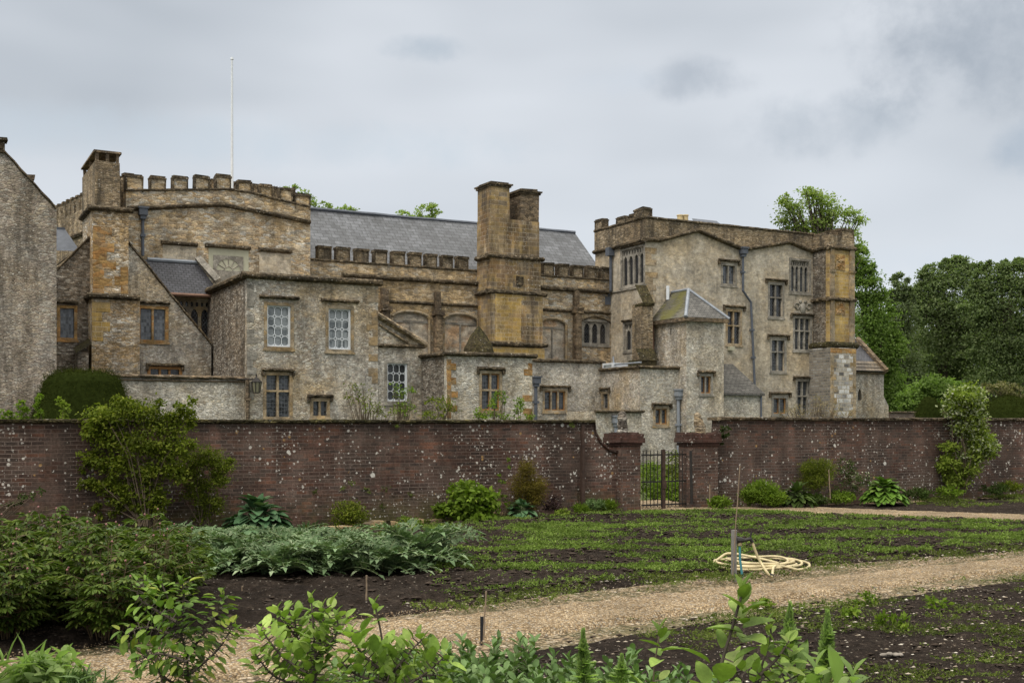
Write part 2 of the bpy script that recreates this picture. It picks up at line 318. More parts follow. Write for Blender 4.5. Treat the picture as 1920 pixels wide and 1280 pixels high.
M['rubble'] = stone('rubble', gain=1.08, size=(.21, .21, .115), cols=[mm(GREY, .85), BUFF, GREY, (.28, .225, .175), PALE], orange=.75, dark=.4, fleck=.38, ocol=(.45, .33, .175), big=.26, con=.72, wash=((.40, .385, .35), .4))
M['rubble_gold'] = stone('rubble_gold', gain=1.12, cols=[BUFF, TAN, GREY, (.37, .265, .14), PALE], orange=.6, big=.5, dark=.35, fleck=.3, ocol=OCHRE, seed=2)
M['rubble_gable'] = stone('rubble_gable', [(.27, .22, .18), BUFF, (.30, .245, .20), GREY], size=(.24, .24, .10), orange=.4, dark=.6, fleck=.45, ocol=(.38, .29, .20), big=.3, con=.75, wash=((.36, .335, .31), .5), seed=4)
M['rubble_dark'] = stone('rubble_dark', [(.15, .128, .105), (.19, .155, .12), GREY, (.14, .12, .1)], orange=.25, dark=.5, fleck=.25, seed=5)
M['rubble_pale'] = stone('rubble_pale', gain=1.12, size=(.21, .21, .115), cols=[GREY, PALE, BUFF, (.40, .37, .31)], orange=.65, dark=.3, fleck=.45, ocol=(.44, .35, .22), big=.3, con=.72, wash=((.47, .45, .41), .45), seed=6)
M['ashlar_hall'] = stone('ashlar_hall', [BUFF, TAN, (.27, .225, .17), (.36, .27, .155), GREY], size=(.42, .42, .17), orange=.75, dark=.42, fleck=.25, ocol=(.43, .30, .15), big=.28, seed=8, bs=.45, con=.9, gain=1.18)
M['render_grey'] = stone('render_grey', [(.40, .345, .265), (.36, .315, .25), (.43, .36, .26)], size=(.3, .3, .16), orange=.5, dark=.30, fleck=.10, ocol=(.42, .31, .17), big=.25, seed=9, bs=.2, mort=.1, wash=((.36, .34, .295), .45), dark_fleck=.25, con=.42, gain=1.06)
M['parapet'] = stone('parapet', [(.22, .17, .11), (.27, .205, .125), (.19, .155, .115), (.32, .26, .18)], orange=.35, dark=.8, fleck=.3, seed=10)
M['lichen'] = stone('lichen', [(.07, .054, .036), (.10, .078, .05), (.05, .042, .03), (.15, .12, .08)], size=(.22, .3, .2), orange=.2, dark=.5, fleck=.2, seed=11, bs=.8)
M['chimney'] = brickmat('chimney', [(.28, .205, .12), (.37, .26, .115), (.24, .185, .125), (.40, .28, .11), (.32, .25, .165), (.20, .16, .115)], .52, .24, (.35, .30, .23), .010, .6, .7, 0, 1.05, .22, .25)
M['chimney_dark'] = stone('chimney_dark', [(.15, .115, .08), (.19, .14, .09), (.12, .095, .07)], size=(.4, .4, .17), orange=.35, dark=.6, fleck=.15, seed=13)
M['gold'] = brickmat('gold', [(.42, .285, .10), (.48, .325, .105), (.38, .27, .125), (.50, .36, .15), (.35, .25, .135)], .5, .22, (.42, .35, .24), .012, .25, .3, 0, 1.05, .15, .25)
M['quoin'] = stone('quoin', con=.6, cols=[OCHRE, ORANGE, TAN], size=(.5, .5, .3), orange=.3, dark=.3, fleck=.1, seed=15, bs=.35, mort=.2)
M['dressed'] = stone('dressed', con=.6, cols=[(.31, .25, .17), (.28, .235, .175), (.33, .24, .13)], size=(.6, .6, .4), orange=.45, dark=.3, fleck=.08, seed=16, bs=.25, mort=.1)
M['dressed_grey'] = stone('dressed_grey', con=.6, cols=[(.27, .25, .215), (.24, .222, .19)], size=(.6, .6, .4), orange=.1, dark=.25, fleck=.08, seed=17, bs=.25, mort=.1)
M['blind'] = stone('blind', con=.6, cols=[(.38, .325, .25), (.35, .31, .255)], size=(.6, .6, .3), orange=.8, dark=.15, fleck=.05, ocol=(.45, .27, .14), big=.75, seed=18, bs=.2, mort=.15)
M['wood'] = plain('wood', (.30, .155, .055), .7, .3, 9)
M['white'] = plain('white_paint', (.60, .625, .65), .5, .08, 5)
M['lead'] = plain('lead', (.085, .095, .115), .6, .25, 3)
M['leadlight'] = plain('lead_sheet', (.22, .24, .27), .5, .2, 3)
M['iron'] = plain('iron', (.022, .019, .017), .6, .4, 12)
M['rust'] = plain('rust', (.05, .03, .022), .8, .5, 8)
M['copper'] = plain('brownpipe', (.19, .11, .075), .7, .3, 5)
M['pot'] = plain('pot', (.42, .34, .19), .8, .25, 6)
M['cream'] = plain('cream', (.36, .35, .26), .7, .12, 3)
M['brick'] = brickmat('brick', [(.068, .042, .033), (.112, .061, .046), (.098, .067, .053), (.145, .069, .045), (.054, .040, .034), (.106, .075, .060)], .225, .075, (.15, .115, .096), .008, 1.1, .7, .95, 1.12, mlow=.12, pinky=.42)
M['brick_r'] = brickmat('brick_r', [(.074, .047, .037), (.112, .062, .047), (.095, .068, .055), (.132, .067, .046), (.058, .043, .036)], .225, .075, (.14, .112, .094), .008, 1.2, .65, .4, 1.12, mlow=.1, pinky=.35)
M['brick_far'] = brickmat('brick_far', [(.15, .11, .09), (.18, .13, .10), (.12, .09, .08)], .225, .075, (.24, .21, .18), .01, .5, .3, 0, 1.0)
M['brick_cap'] = brickmat('brick_cap', [(.07, .036, .028), (.10, .048, .036), (.085, .05, .04)], .225, .075, (.08, .055, .045), .012, .6, .7, 0, 1.0)
M['chequer'] = brickmat('chequer', [(.52, .51, .49), (.10, .095, .09), (.42, .39, .34), (.17, .155, .14), (.56, .55, .53)], .42, .27, (.34, .30, .235), .03, .2, .1, 0, 1.0, mlow=.9)
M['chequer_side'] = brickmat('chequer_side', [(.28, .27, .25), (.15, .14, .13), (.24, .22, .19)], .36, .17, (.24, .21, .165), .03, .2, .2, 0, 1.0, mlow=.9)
M['slate'] = slate('slate', (.048, .051, .057), (.092, .096, .106), .5, .34, .4)
M['slate_dark'] = slate('slate_dark', (.036, .036, .042), (.058, .058, .068), .26, .17, .2)
M['slate_moss'] = slate('slate_moss', (.085, .08, .065), (.14, .13, .105), .32, .2, .3, (.105, .10, .022))
M['slate_mid'] = slate('slate_mid', (.06, .056, .05), (.125, .118, .105), .3, .17, .3)
M['stone_tile'] = slate('stone_tile', (.09, .068, .045), (.16, .12, .075), .3, .25, .2)
M['moss'] = stone('moss', [(.045, .042, .018), (.06, .05, .025), (.035, .032, .02), (.085, .075, .03)], size=(.15, .15, .12), orange=.1, dark=.4, fleck=.15, seed=19, bs=.9)
M['glass'] = glass('leaded_glass', (.014, .016, .019), pale=(.055, .062, .07))
M['glass_dia'] = glass('diamond_glass', (.014, .015, .018), gw=.12, gh=.12, diamond=True, lead=(.05, .052, .055))
M['glass_pale'] = glass('pale_leaded_glass', (.075, .082, .092), gw=.12, gh=.16, rnd=.85)
M['glass_sash'] = glass('sash_glass', (.12, .138, .145), gw=.30, gh=.42, lw=.0, lead=(.3, .3, .3), pale=(.26, .28, .285), rnd=.35)  # reflection and the blinds behind are put into this brighter pane colour
M['glass_sash_dark'] = glass('dark_sash_glass', (.028, .032, .034), gw=.30, gh=.42, lw=.0, lead=(.1, .1, .1), rnd=.5)
# ------------------------------------------------------------------ the manor house
ORG = (24., 52., 0.)
hx, hy = uv2xy(ORG[0], ORG[1])
house = empty('manor_house', (hx, hy, 0), 'rambling stone manor house with battlements, slate roofs and a tall twin chimney', 'manor house', rz=TH)
def PT(mb, name, mat, parent=None, smooth=False): return mb.build(name, M[mat], parent or house, ORG, smooth)
def bx(mb, axis, c, a0, a1, d0, d1, z0, z1, j=0):
    if axis == 'u': mb.box(a0, a1, c+d0, c+d1, z0, z1, j)
    else: mb.box(c+d0, c+d1, a0, a1, z0, z1, j)
def rect(a0, a1, z0, z1): return [(a0, z0), (a1, z0), (a1, z1), (a0, z1)]
def arch(a0, a1, z0, z1, pointed=True, n=6, rise=None):
    w_ = a1-a0; h = rise or w_*.8; pts = [(a0, z0), (a1, z0)]; zs = z1-h
    if pointed:
        for i in range(n): t = i/(n-1); pts.append((a1-w_/2*(t**1.4 if t else 0), zs+h*math.sin(t*math.pi/2)))
        for i in range(1, n): t = 1-i/(n-1); pts.append((a0+w_/2*(t**1.4 if t else 0), zs+h*math.sin(t*math.pi/2)))
    else:
        for i in range(2*n): t = math.pi*i/(2*n-1); pts.append(((a0+a1)/2+w_/2*math.cos(t), zs+h*math.sin(t)))
    return pts
def octa(mb, axis, c, a0, a1, z0, z1, nc, nr, d=.07, wd=.034):
    cw, ch = (a1-a0)/nc, (z1-z0)/nr; cx, cz = .30*cw, .20*ch; done = set()
    for i in range(nc):
        for k in range(nr):
            x0, x1, y0, y1 = a0+i*cw, a0+(i+1)*cw, z0+k*ch, z0+(k+1)*ch
            p = [(x0+cx, y0), (x1-cx, y0), (x1, y0+cz), (x1, y1-cz), (x1-cx, y1), (x0+cx, y1), (x0, y1-cz), (x0, y0+cz)]
            for q in range(8):
                e = (p[q], p[(q+1) % 8]); key = tuple(sorted([(round(a, 2), round(b, 2)) for a, b in e]))
                if key in done: continue
                done.add(key); (ax, az), (bx_, bz) = e; L = math.hypot(bx_-ax, bz-az); nx, nz = -(bz-az)/L*wd/2, (bx_-ax)/L*wd/2; tx, tz = (bx_-ax)/L*wd*.35, (bz-az)/L*wd*.35
                f = [(ax+nx-tx, az+nz-tz), (bx_+nx+tx, bz+nz+tz), (bx_-nx+tx, bz-nz+tz), (ax-nx-tx, az-nz-tz)]
                pp = [(a, c+d, z) if axis == 'u' else (c+d, a, z) for a, z in f]; mb.quad(*pp)
class Face:
    def __init__(s, axis, c): s.axis, s.c, s.w = axis, c, []
    def a(s, px): return U(px, s.c) if s.axis == 'u' else Vat(px, s.c)
    def z(s, px, py): return Z(px, py, s.c) if s.axis == 'u' else ZL(px, py, s.c)
    def win(s, px0, px1, py0, py1, **k):
        a0, a1 = sorted((s.a(px0), s.a(px1))); pc = (px0+px1)/2
        s.w.append((a0, a1, s.z(pc, py1), s.z(pc, py0), k)); return s
    def wall(s, name, mat, outer, depth=1.0, reveal=.24, holes=(), skip=lambda p, q: False, parent=None):
        mb = MB(); mb.wall(s.axis, s.c, outer, [rect(*w_[:4]) for w_ in s.w]+list(holes), depth, reveal, skip)
        o = PT(mb, name, mat, parent)
        for w_ in s.w: s.build(w_)
        return o
    def build(s, w_):
        a0, a1, z0, z1, k = w_; ax, c = s.axis, s.c; kind = k.get('kind', 'stone'); n = k.get('n', 2); fm = k.get('frame', 'dressed'); m = MB()
        par = k.get('parent') or house
        sw = k.get('sw', .14)
        for b in ((a0-sw, a0, z0-.1, z1+sw), (a1, a1+sw, z0-.1, z1+sw), (a0, a1, z1, z1+sw), (a0-sw-.05, a1+sw+.05, z0-.2, z0-.1), (a0, a1, z0-.1, z0)):
            bx(m, ax, c, b[0], b[1], -.025-(.03 if b[3] == z0-.1 else 0), .06, b[2], b[3], .006)
        mw = k.get('mw', .095)
        if kind == 'gothic':
            lw = (a1-a0)/n; holes = [arch(a0+i*lw+lw*.16, a0+(i+1)*lw-lw*.16, z0+.03, z1-k.get('head', .3), True, 5) for i in range(n)]
            if k.get('tracery'):
                for i in range(2*n):
                    x = a0+(i+.5)*lw/2; zt = z1-.12; holes.append([(x-lw*.12, zt-.17), (x+lw*.12, zt-.17), (x+lw*.13, zt), (x, zt+.07), (x-lw*.13, zt)])
            m.wall(ax, c+.07, rect(a0, a1, z0, z1), holes, 0, .09)
        elif kind == 'sash': pass
        else:
            for i in range(1, n):
                x = a0+(a1-a0)*i/n; bx(m, ax, c, x-mw/2, x+mw/2, .03, .17, z0, z1, .003)
            for t in k.get('tr', ()):
                zt = z0+(z1-z0)*t; bx(m, ax, c, a0, a1, .026, .172, zt-mw*.45, zt+mw*.45, .003)
        w = PT(m, 'window', fm, par)
        g = MB(); pp = [(a0-.02, z0-.02), (a1+.02, z0-.02), (a1+.02, z1+.02), (a0-.02, z1+.02)]
        g.quad(*[(a, c+.165, z) if ax == 'u' else (c+.165, a, z) for a, z in pp]); PT(g, 'pane', k.get('glass', 'glass'), w)
        if kind == 'sash':
            s_ = MB(); e = .055
            for b in ((a0, a0+e, z0, z1), (a1-e*1.6, a1, z0, z1), (a0+e, a1-e*1.6, z1-e, z1), (a0+e, a1-e*1.6, z0, z0+e*1.3)): bx(s_, ax, c, b[0], b[1], .05, .13, b[2], b[3])
            octa(s_, ax, c, a0+e*.8, a1-e*1.4, z0+e, z1-e*.8, 3, 4, .10, .032); PT(s_, 'sash', 'white', w)
        if k.get('tim'):       # oak casement frame standing in the stone opening
            t = MB(); e = .06
            for b in ((a0, a0+e, z0, z1), (a1-e, a1, z0, z1), (a0+e, a1-e, z1-e, z1), (a0+e, a1-e, z0, z0+e)): bx(t, ax, c, b[0], b[1], .08, .15, b[2], b[3])
            for i in range(1, n):
                x = a0+(a1-a0)*i/n; bx(t, ax, c, x-.05, x+.05, .075, .155, z0, z1)
            PT(t, 'casement', 'wood', w)
        if k.get('hood', True):
            h = MB(); e = k.get('he', .26); zt = z1+k.get('hz', .26)
            h.mould(ax, c, [(a0-e, zt), (a1+e, zt)], .17, .15, .05, .018, .14)
            if k.get('drop', True):
                for x in (a0-e+.05, a1+e-.05): bx(h, ax, c, x-.07, x+.07, -.12, .04, zt-.26, zt-.04, .02)
            PT(h, 'hood_mould', 'lichen', w)
def moulding(name, axis, c, pts, proj=.2, h=.2, mat='lichen', **k):
    m = MB(); m.mould(axis, c, pts, proj, h, **k); return PT(m, name, mat)
def quoins(face, a, z0, z1, side, mat='quoin', h=.3, l=(.28, .5)):
    z = z0; i = 0
    while z < z1-h*.5:
        hh = h*random.uniform(.85, 1.15); L = l[i % 2]*random.uniform(.85, 1.1)
        if random.random() < .86: m = MB(); bx(m, face.axis, face.c, *((a, a+L) if side > 0 else (a-L, a)), -.018+J(.006), .05, z, min(z+hh-.012, z1), .006); PT(m, 'quoin', mat)
        z += hh; i += 1
def merlons(name, face, items, thick=.42, mat='parapet', capmat='lichen'):
    for px0, px1, pt, pb in items:
        m = MB(); cap = MB(); a0, a1 = sorted((face.a(px0), face.a(px1))); pc = (px0+px1)/2; zt, zb = face.z(pc, pt), face.z(pc, pb)
        bx(m, face.axis, face.c, a0+.03, a1-.03, 0, thick, zb-.05, zt-.13, .015)
        bx(cap, face.axis, face.c, a0-.025, a1+.025, -.06, thick+.05, zt-.14, zt-.05, .018)
        bx(cap, face.axis, face.c, a0+.02, a1-.02, -.02, thick, zt-.055, zt+.02, .025)
        for x in (a0-.015, a1-.055): bx(cap, face.axis, face.c, x, x+.07, -.05, thick, zb, zt-.141, .015)
        o = PT(m, 'merlon', mat); PT(cap, 'coping', capmat, o)
def pipe(px, py0, py1, v, pts=None, r=.075, mat='lead', hopper=True, name='downpipe'):
    m = MB(); P_ = pts or [(px, py0), (px, py1)]
    w = [Vector((U(x, v), v-.1, Z(x, y, v))) for x, y in P_]; m.tube(w, r, 8)
    for i in range(len(w)-1):
        L = (w[i]-w[i+1]).length
        for q in range(1, int(L/1.7)+1):
            p = w[i].lerp(w[i+1], q/(int(L/1.7)+1)); m.box(p.x-r*1.5, p.x+r*1.5, v-.12-r, v+.02, p.z-.06, p.z+.06)
    if hopper:
        p = w[0]; m.box(p.x-.2, p.x+.2, v-.35, v+.02, p.z-.02, p.z+.3); m.box(p.x-.25, p.x+.25, v-.4, v+.02, p.z+.3, p.z+.38); m.box(p.x-.13, p.x+.13, v-.28, v+.02, p.z-.2, p.z-.02)
    return PT(m, name, mat)
# ---- projecting block with the white sash windows
vH = 49.0; H = Face('u', vH)
u0, u1, u2 = U(463, vH), U(709, vH), U(795, vH); zt = Z(585, 519, vH)-.1; zb = -.2
for b in ((501, 545, 573, 650), (616, 658, 579, 655)): H.win(*b, kind='sash', glass='glass_sash', drop=False, frame='dressed', he=.36, hz=.36)
H.win(499, 543, 703, 781, n=2, tr=(.62,), glass='glass', he=.2, hz=.22); H.win(587, 613, 752, 779, n=2, glass='glass', frame='dressed', he=.26, hz=.24)
H.wall('wing_wall', 'rubble', [(u0, zb), (u1, zb), (u1, zt), (u0, zt)], 8.0)
quoins(H, u0, 3.2, zt-.3, 1, 'dressed_grey', .34, (.3, .46)); quoins(H, u1-.02, 4.0, zt-.3, -1, 'dressed', .34)
moulding('cornice', 'u', vH, [(u0-.25, zt), (u1+.15, zt)], .26, .30); moulding('cornice', 'v', u0, [(vH+.02, zt), (vH+8, zt)], .26, .30)
mb = MB(); mb.quad((u0, vH, zt-.02), (u1, vH, zt-.02), (u1, vH+8, zt-.02), (u0, vH+8, zt-.02)); PT(mb, 'flat_roof', 'lead')
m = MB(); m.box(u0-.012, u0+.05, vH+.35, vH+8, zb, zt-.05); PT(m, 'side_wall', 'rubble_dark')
H2 = Face('u', vH+.06); H2.win(726, 764, 681, 752, kind='sash', glass='glass_sash_dark', hood=False, frame='dressed_grey')
zl, zr = Z(706, 592, vH), Z(795, 650, vH)
H2.wall('wing_wall', 'rubble', [(u1-.3, zb), (u2, zb), (u2, zr), (u1, zl), (u1-.3, zl)], 4.0)
moulding('cornice', 'u', vH+.06, [(u1, zr), (u2+.05, zr)], .16, .16)
moulding('gable_coping', 'u', vH+.06, [(u1-.05, zl+.05), (u2+.1, zr+.1)], .28, .30, mat='parapet'); moulding('gable_coping', 'u', vH+.06, [(u1+.05, zl-.4), (u2-.75, zr+.14)], .12, .12, mat='parapet')
moulding('band', 'u', vH, [(U(467, vH), Z(467, 663, vH)), (U(467, vH)+.001, Z(467, 663, vH))], .01, .01)
# lead-flat drainpipe at the block corner
pipe(463.5, 708, 788, vH-.02, mat='chimney_dark', hopper=False, r=.08)
# ---- battlemented hall with shallow gable
vA = 57.0; A = Face('u', vA); a = A.a
gab = [(238, 392), (300, 389), (415, 384), (500, 400), (581, 417)]
base = [(236, 357), (404, 355), (433, 355), (480, 363), (520, 374), (582, 388)]
outer = [(a(238), -.2), (a(581), -.2)]+[(a(x), Z(x, y, vA)) for x, y in base[::-1]]
A.wall('hall_wall', 'ashlar_hall', outer, 6.0)
moulding('string_course', 'u', vA, [Q(x, y, vA) for x, y in gab], .22, .22)
moulding('parapet_coping', 'u', vA, [Q(x, y, vA) for x, y in base], .07, .12)
merlons('battlement', A, [(236, 268, 328, 359), (281, 310.5, 331, 359), (324, 352.5, 330, 358), (365, 392.5, 329, 358), (405, 433, 328, 357), (445, 472, 338, 362), (487, 511, 346, 370), (525, 548, 352, 380), (553, 581, 363, 392)], mat='ashlar_hall')
A2 = Face('u', vA+5.4); merlons('battlement', A2, [(222, 233, 340, 372), (394, 404, 336, 362), (434, 444, 341, 364), (474, 486, 345, 372), (512, 522, 350, 375), (548, 553, 352, 370)])
for x0, x1, y in ((302, 370, 457), (384, 469, 463), (484, 546, 470)):
    yy = (y); z_ = Z((x0+x1)/2, yy, vA); moulding('hood_mould', 'u', vA, [(a(x0), z_), (a(x1), z_)], .2, .2)
m = MB(); m.box(a(391), a(466), vA-.02, vA+.05, Z(428, 528, vA), Z(428, 467, vA)); PT(m, 'blind_window', 'cream')
lc, lr = a(428), (a(451)-a(406))/2; zc = Z(428, 508, vA)
m = MB(); m.wall('u', vA-.05, [(lc-lr*1.25, zc-.6), (lc+lr*1.25, zc-.6), (lc+lr*1.25, zc+lr*1.25), (lc-lr*1.25, zc+lr*1.25)], [[(lc+lr*math.cos(t*math.pi/14), zc+lr*math.sin(t*math.pi/14)) for t in range(15)]], .06, .045); lun = PT(m, 'lunette', 'dressed_grey')
m = MB()
for i in range(7):
    t = math.pi*i/6; m.tube([(lc+.22*math.cos(t), vA-.03, zc+.22*math.sin(t)), (lc+lr*math.cos(t), vA-.03, zc+lr*math.sin(t))], .025, 4)
m.tube([(lc+.22*math.cos(q*.42), vA-.03, zc+.22*math.sin(q*.42)) for q in range(9)], .025, 4); PT(m, 'glazing_bar', 'dressed_grey', lun)
m = MB(); m.box(a(486), a(545), vA-.025, vA+.05, Z(515, 520, vA), Z(515, 475, vA)); PT(m, 'blind_window', 'render_grey')
m = MB(); m.box(a(305), a(368), vA-.025, vA+.05, Z(336, 500, vA), Z(336, 461, vA)); PT(m, 'blind_window', 'render_grey')
pipe(267, 404, 480, vA)
# dark lead cap on the corner merlon, aerial
m = MB(); p = Vector((a(521), vA+1.5, Z(521, 392, vA))); zt2 = Z(514, 338, vA)
m.tube([(a(513), vA+1.2, Z(513, 366, vA)), (a(513), vA+1.2, zt2)], .035, 5); m.tube([(a(513), vA+1.2, zt2-.1), (a(546), vA+1.0, zt2-.17)], .03, 5)
for i in range(6): x = a(513)+(a(546)-a(513))*i/6; m.tube([(x, vA+.9, zt2-.1), (x, vA+1.5, zt2-.1)], .012, 4)
aer = PT(m, 'aerial', 'iron')
# receding parapet left of the chimney
vB0 = vA+.4; Y0 = uY(236, vB0)[1]; Y1 = Y0*455/392
def ptB(px, Y):
    t = (px-960)/F; return (t*Y*CT+Y*ST, -t*Y*ST+Y*CT)
b0, b1 = ptB(238, Y0), ptB(98, Y1); ztop = EYE+(HZ-357)/F*Y0
N_ = 15; m = MB()
def lp(t): return (b0[0]+(b1[0]-b0[0])*t, b0[1]+(b1[1]-b0[1])*t)
q0, q1 = lp(0), lp(1.02); m.quad((*q0, -.2), (*q1, -.2), (*q1, ztop), (*q0, ztop)); PT(m, 'hall_wall', 'parapet')
for i in range(N_):
    m = MB(); cp = MB(); t0, t1 = (i+.1)/N_, (i+.65)/N_; e0, e1 = lp(t0), lp(t1); dx = .4
    n = len(m.v)
    for zz in (ztop-.05, ztop+.75):
        for (ux, vy) in (e0, e1, (e1[0]+dx, e1[1]), (e0[0]+dx, e0[1])): m.v.append((ux+J(.02), vy, zz+J(.03)))
    for q in ((4, 5, 6, 7), (0, 1, 5, 4), (1, 2, 6, 5), (2, 3, 7, 6), (3, 0, 4, 7)): m.f.append(tuple(n+k for k in q))
    n = len(cp.v)
    for zz in (ztop+.74, ztop+.87):
        for (ux, vy) in ((e0[0]-.08, e0[1]+.05), (e1[0]-.08, e1[1]-.05), (e1[0]+dx, e1[1]-.05), (e0[0]+dx, e0[1]+.05)): cp.v.append((ux+J(.03), vy, zz+J(.02)))
    for q in ((0, 1, 2, 3), (4, 5, 6, 7), (0, 1, 5, 4), (1, 2, 6, 5), (2, 3, 7, 6), (3, 0, 4, 7)): cp.f.append(tuple(n+k for k in q))
    rb = PT(m, 'merlon', 'parapet'); PT(cp, 'coping', 'lichen', rb)
m = MB(); L = [lp(t/20) for t in range(21)]; m.tube([(x-.05, y, ztop-1.25+J(.03)) for x, y in L], .13, 6); PT(m, 'string_course', 'lichen')
# ---- chimney tower on the left
vC = 54.4; C = Face('u', vC); ca = C.a
C.wall('buttress', 'rubble_gold', [(ca(172), -.2), (ca(262), -.2), (ca(262), Z(215, 556, vC)), (ca(172), Z(215, 556, vC))], 2.6)
vC2 = 54.8; C2 = Face('u', vC2)
C2.wall('buttress', 'rubble_gold', [(C2.a(173), 5), (C2.a(241), 5), (C2.a(241), Z(205, 390, vC2)), (C2.a(173), Z(205, 390, vC2))], 3.2)
for s_ in (0, 1):
    z = Z(205, 552, vC2); i = 0; e = (C2.a(174), C2.a(240))[s_]
    while z < Z(205, 440+s_*60, vC2):
        L = (.55, .9)[i % 2]*random.uniform(.8, 1.15); h = random.uniform(.34, .46); q = MB()
        q.box(*((e, e+L) if s_ == 0 else (e-L*.6, e)), vC2-.02+J(.005), vC2+.05, z, z+h-.012, .006); z += h; i += 1; PT(q, 'quoin', 'quoin')
quoins(C, ca(172.5), Z(215, 640, vC), Z(215, 560, vC), 1, 'gold', .42, (.5, .85))
zs = Z(215, 556, vC); moulding('string_course', 'u', vC, [(ca(172)-.2, zs), (ca(262), zs)], .2, .26); moulding('string_course', 'v', ca(172), [(vC, zs), (vC+2.6, zs)], .2, .26)
zs = Z(205, 392, vC2); moulding('string_course', 'u', vC2, [(C2.a(173)-.2, zs), (C2.a(241)+.2, zs)], .2, .24); moulding('string_course', 'v', C2.a(173), [(vC2, zs), (vC2+3.2, zs)], .2, .24)
vC3 = 55.0; k0, k1 = U(178, vC3), U(225, vC3); dpt = Vat(154.5, k0)-vC3; z0, z1 = Z(201, 392, vC3), Z(201, 303, vC3)
m = MB(); m.box(k0, k1, vC3, vC3+dpt, z0, z1, .02); chm = PT(m, 'chimney', 'parapet')
cp = MB(); zc0 = Z(201, 287, vC3)
for i in range(3):
    for k in range(3):
        if i == 1 and k == 1: continue
        x, y = k0+.1+(k1-k0-.2)*i/2, vC3+.1+(dpt-.2)*k/2; cp.box(x-.07, x+.07, y-.07, y+.07, z1-.02, zc0, .01)
cp.box(k0-.06, k1+.06, vC3-.06, vC3+dpt+.06, zc0, zc0+.09, .01); PT(cp, 'chimney_cap', 'chimney_dark', chm)
# ---- lean-to half gable right of it
vE = 55.0; E_ = Face('u', vE); ea = E_.a
E_.win(263, 310, 579, 637, n=2, glass='glass_pale', frame='quoin', hz=.3, drop=False, he=.2); E_.win(282, 336, 692, 716, n=3, glass='glass', frame='wood', he=.2, hz=.2)
E_.wall('gable_wall', 'rubble', [(ea(238), -.2), (ea(396), -.2), (ea(396), Z(396, 645, vE)), (ea(242), Z(242, 458, vE)), (ea(238), Z(242, 458, vE))], .7)
moulding('gable_coping', 'u', vE, [(ea(241), Z(241, 455, vE)), (ea(398), Z(398, 647, vE))], .12, .16, back=.7, j=.02)
vE3 = 56.2; E3 = Face('u', vE3); E3.win(336, 394, 563, 634, kind='gothic', n=3, tracery=True, head=.42, glass='glass_dia', hood=False, frame='dressed')
E3.wall('hall_wall', 'rubble_dark', [(E3.a(300), 0), (E3.a(430), 0), (E3.a(430), Z(360, 551, vE3)), (E3.a(300), Z(360, 551, vE3))], .5)
zr_, ze_ = Z(320, 489, 56.95), Z(365, 550, 55.7)
m = MB(); m.quad((U(262, 55.3), 55.7, ze_), (U(414, 55.7), 55.7, ze_), (U(371, 56.95), 56.95, zr_), (U(262, 56.95), 56.95, zr_)); m.quad((U(262, 55.7), 55.7, ze_-.12), (U(414, 55.7), 55.7, ze_-.12), (U(414, 55.7), 55.7, ze_), (U(262, 55.7), 55.7, ze_)); rf = PT(m, 'slate_roof', 'slate_dark')
m = MB(); m.tube([(U(276, 56.95), 56.9, zr_), (U(371, 56.95), 56.9, zr_)], .1, 6); PT(m, 'lead_flashing', 'leadlight', rf)
m = MB(); m.tube([(U(310, 55.6), 55.6, ze_-.1), (U(415, 55.6), 55.6, ze_-.1)], .09, 6); PT(m, 'gutter', 'copper', rf)
m = MB(); p0, p1 = (U(371, 56.9), 56.9, zr_+.2), (U(409, 55.9), 55.9, Z(409, 527, 55.9)); m.tube([p0, p1], .22, 4); PT(m, 'gable_coping', 'dressed_grey')
# ---- linking wall between the gable end and the chimney tower
vD = 55.6; D = Face('u', vD); da = D.a
D.win(113, 139, 578, 633, n=1, glass='glass_pale', frame='quoin', drop=False, he=.15, hz=.28)
D.wall('link_wall', 'rubble_dark', [(da(96), -.2), (da(172), -.2), (da(172), Z(165, 446, vD)), (da(165), Z(165, 446, vD)), (da(108), Z(108, 504, vD)), (da(96), Z(108, 504, vD))], .6)
moulding('gable_coping', 'u', vD, [(da(107), Z(107, 505, vD)), (da(167), Z(167, 445, vD))], .1, .16, back=.5)
m = MB(); m.quad((U(100, vD+.3), vD+.5, Z(110, 500, vD)), (U(165, vD+.3), vD+.5, Z(165, 449, vD)), (U(158, vD+3), vD+3.0, Z(165, 449, vD)+.1), (U(90, vD+3), vD+3.0, Z(110, 500, vD)+.1)); PT(m, 'slate_roof', 'slate_dark')
m = MB(); v_ = vD+2.2; m.quad((U(96, v_), v_, Z(100, 470, v_)), (U(150, v_), v_, Z(140, 470, v_)), (U(128, v_), v_+1.5, Z(115, 418, v_)), (U(90, v_), v_+1.5, Z(100, 418, v_))); m.box(U(92, v_), U(129, v_), v_+1.4, v_+1.7, Z(110, 421, v_), Z(110, 417, v_)); PT(m, 'lead_roof', 'lead')
m = MB(); v_ = 54.3; m.box(U(146, v_), U(166, v_), v_, v_+1, 0, Z(155, 660, v_)); m2 = MB(); m2.quad((U(142, v_), v_-.2, Z(142, 662, v_)), (U(172, v_), v_-.2, Z(172, 644, v_)), (U(172, v_), v_+1, Z(172, 644, v_)+.3), (U(142, v_), v_+1, Z(142, 662, v_)+.3)); pr = PT(m, 'porch', 'rubble_dark'); PT(m2, 'porch_roof', 'moss', pr)
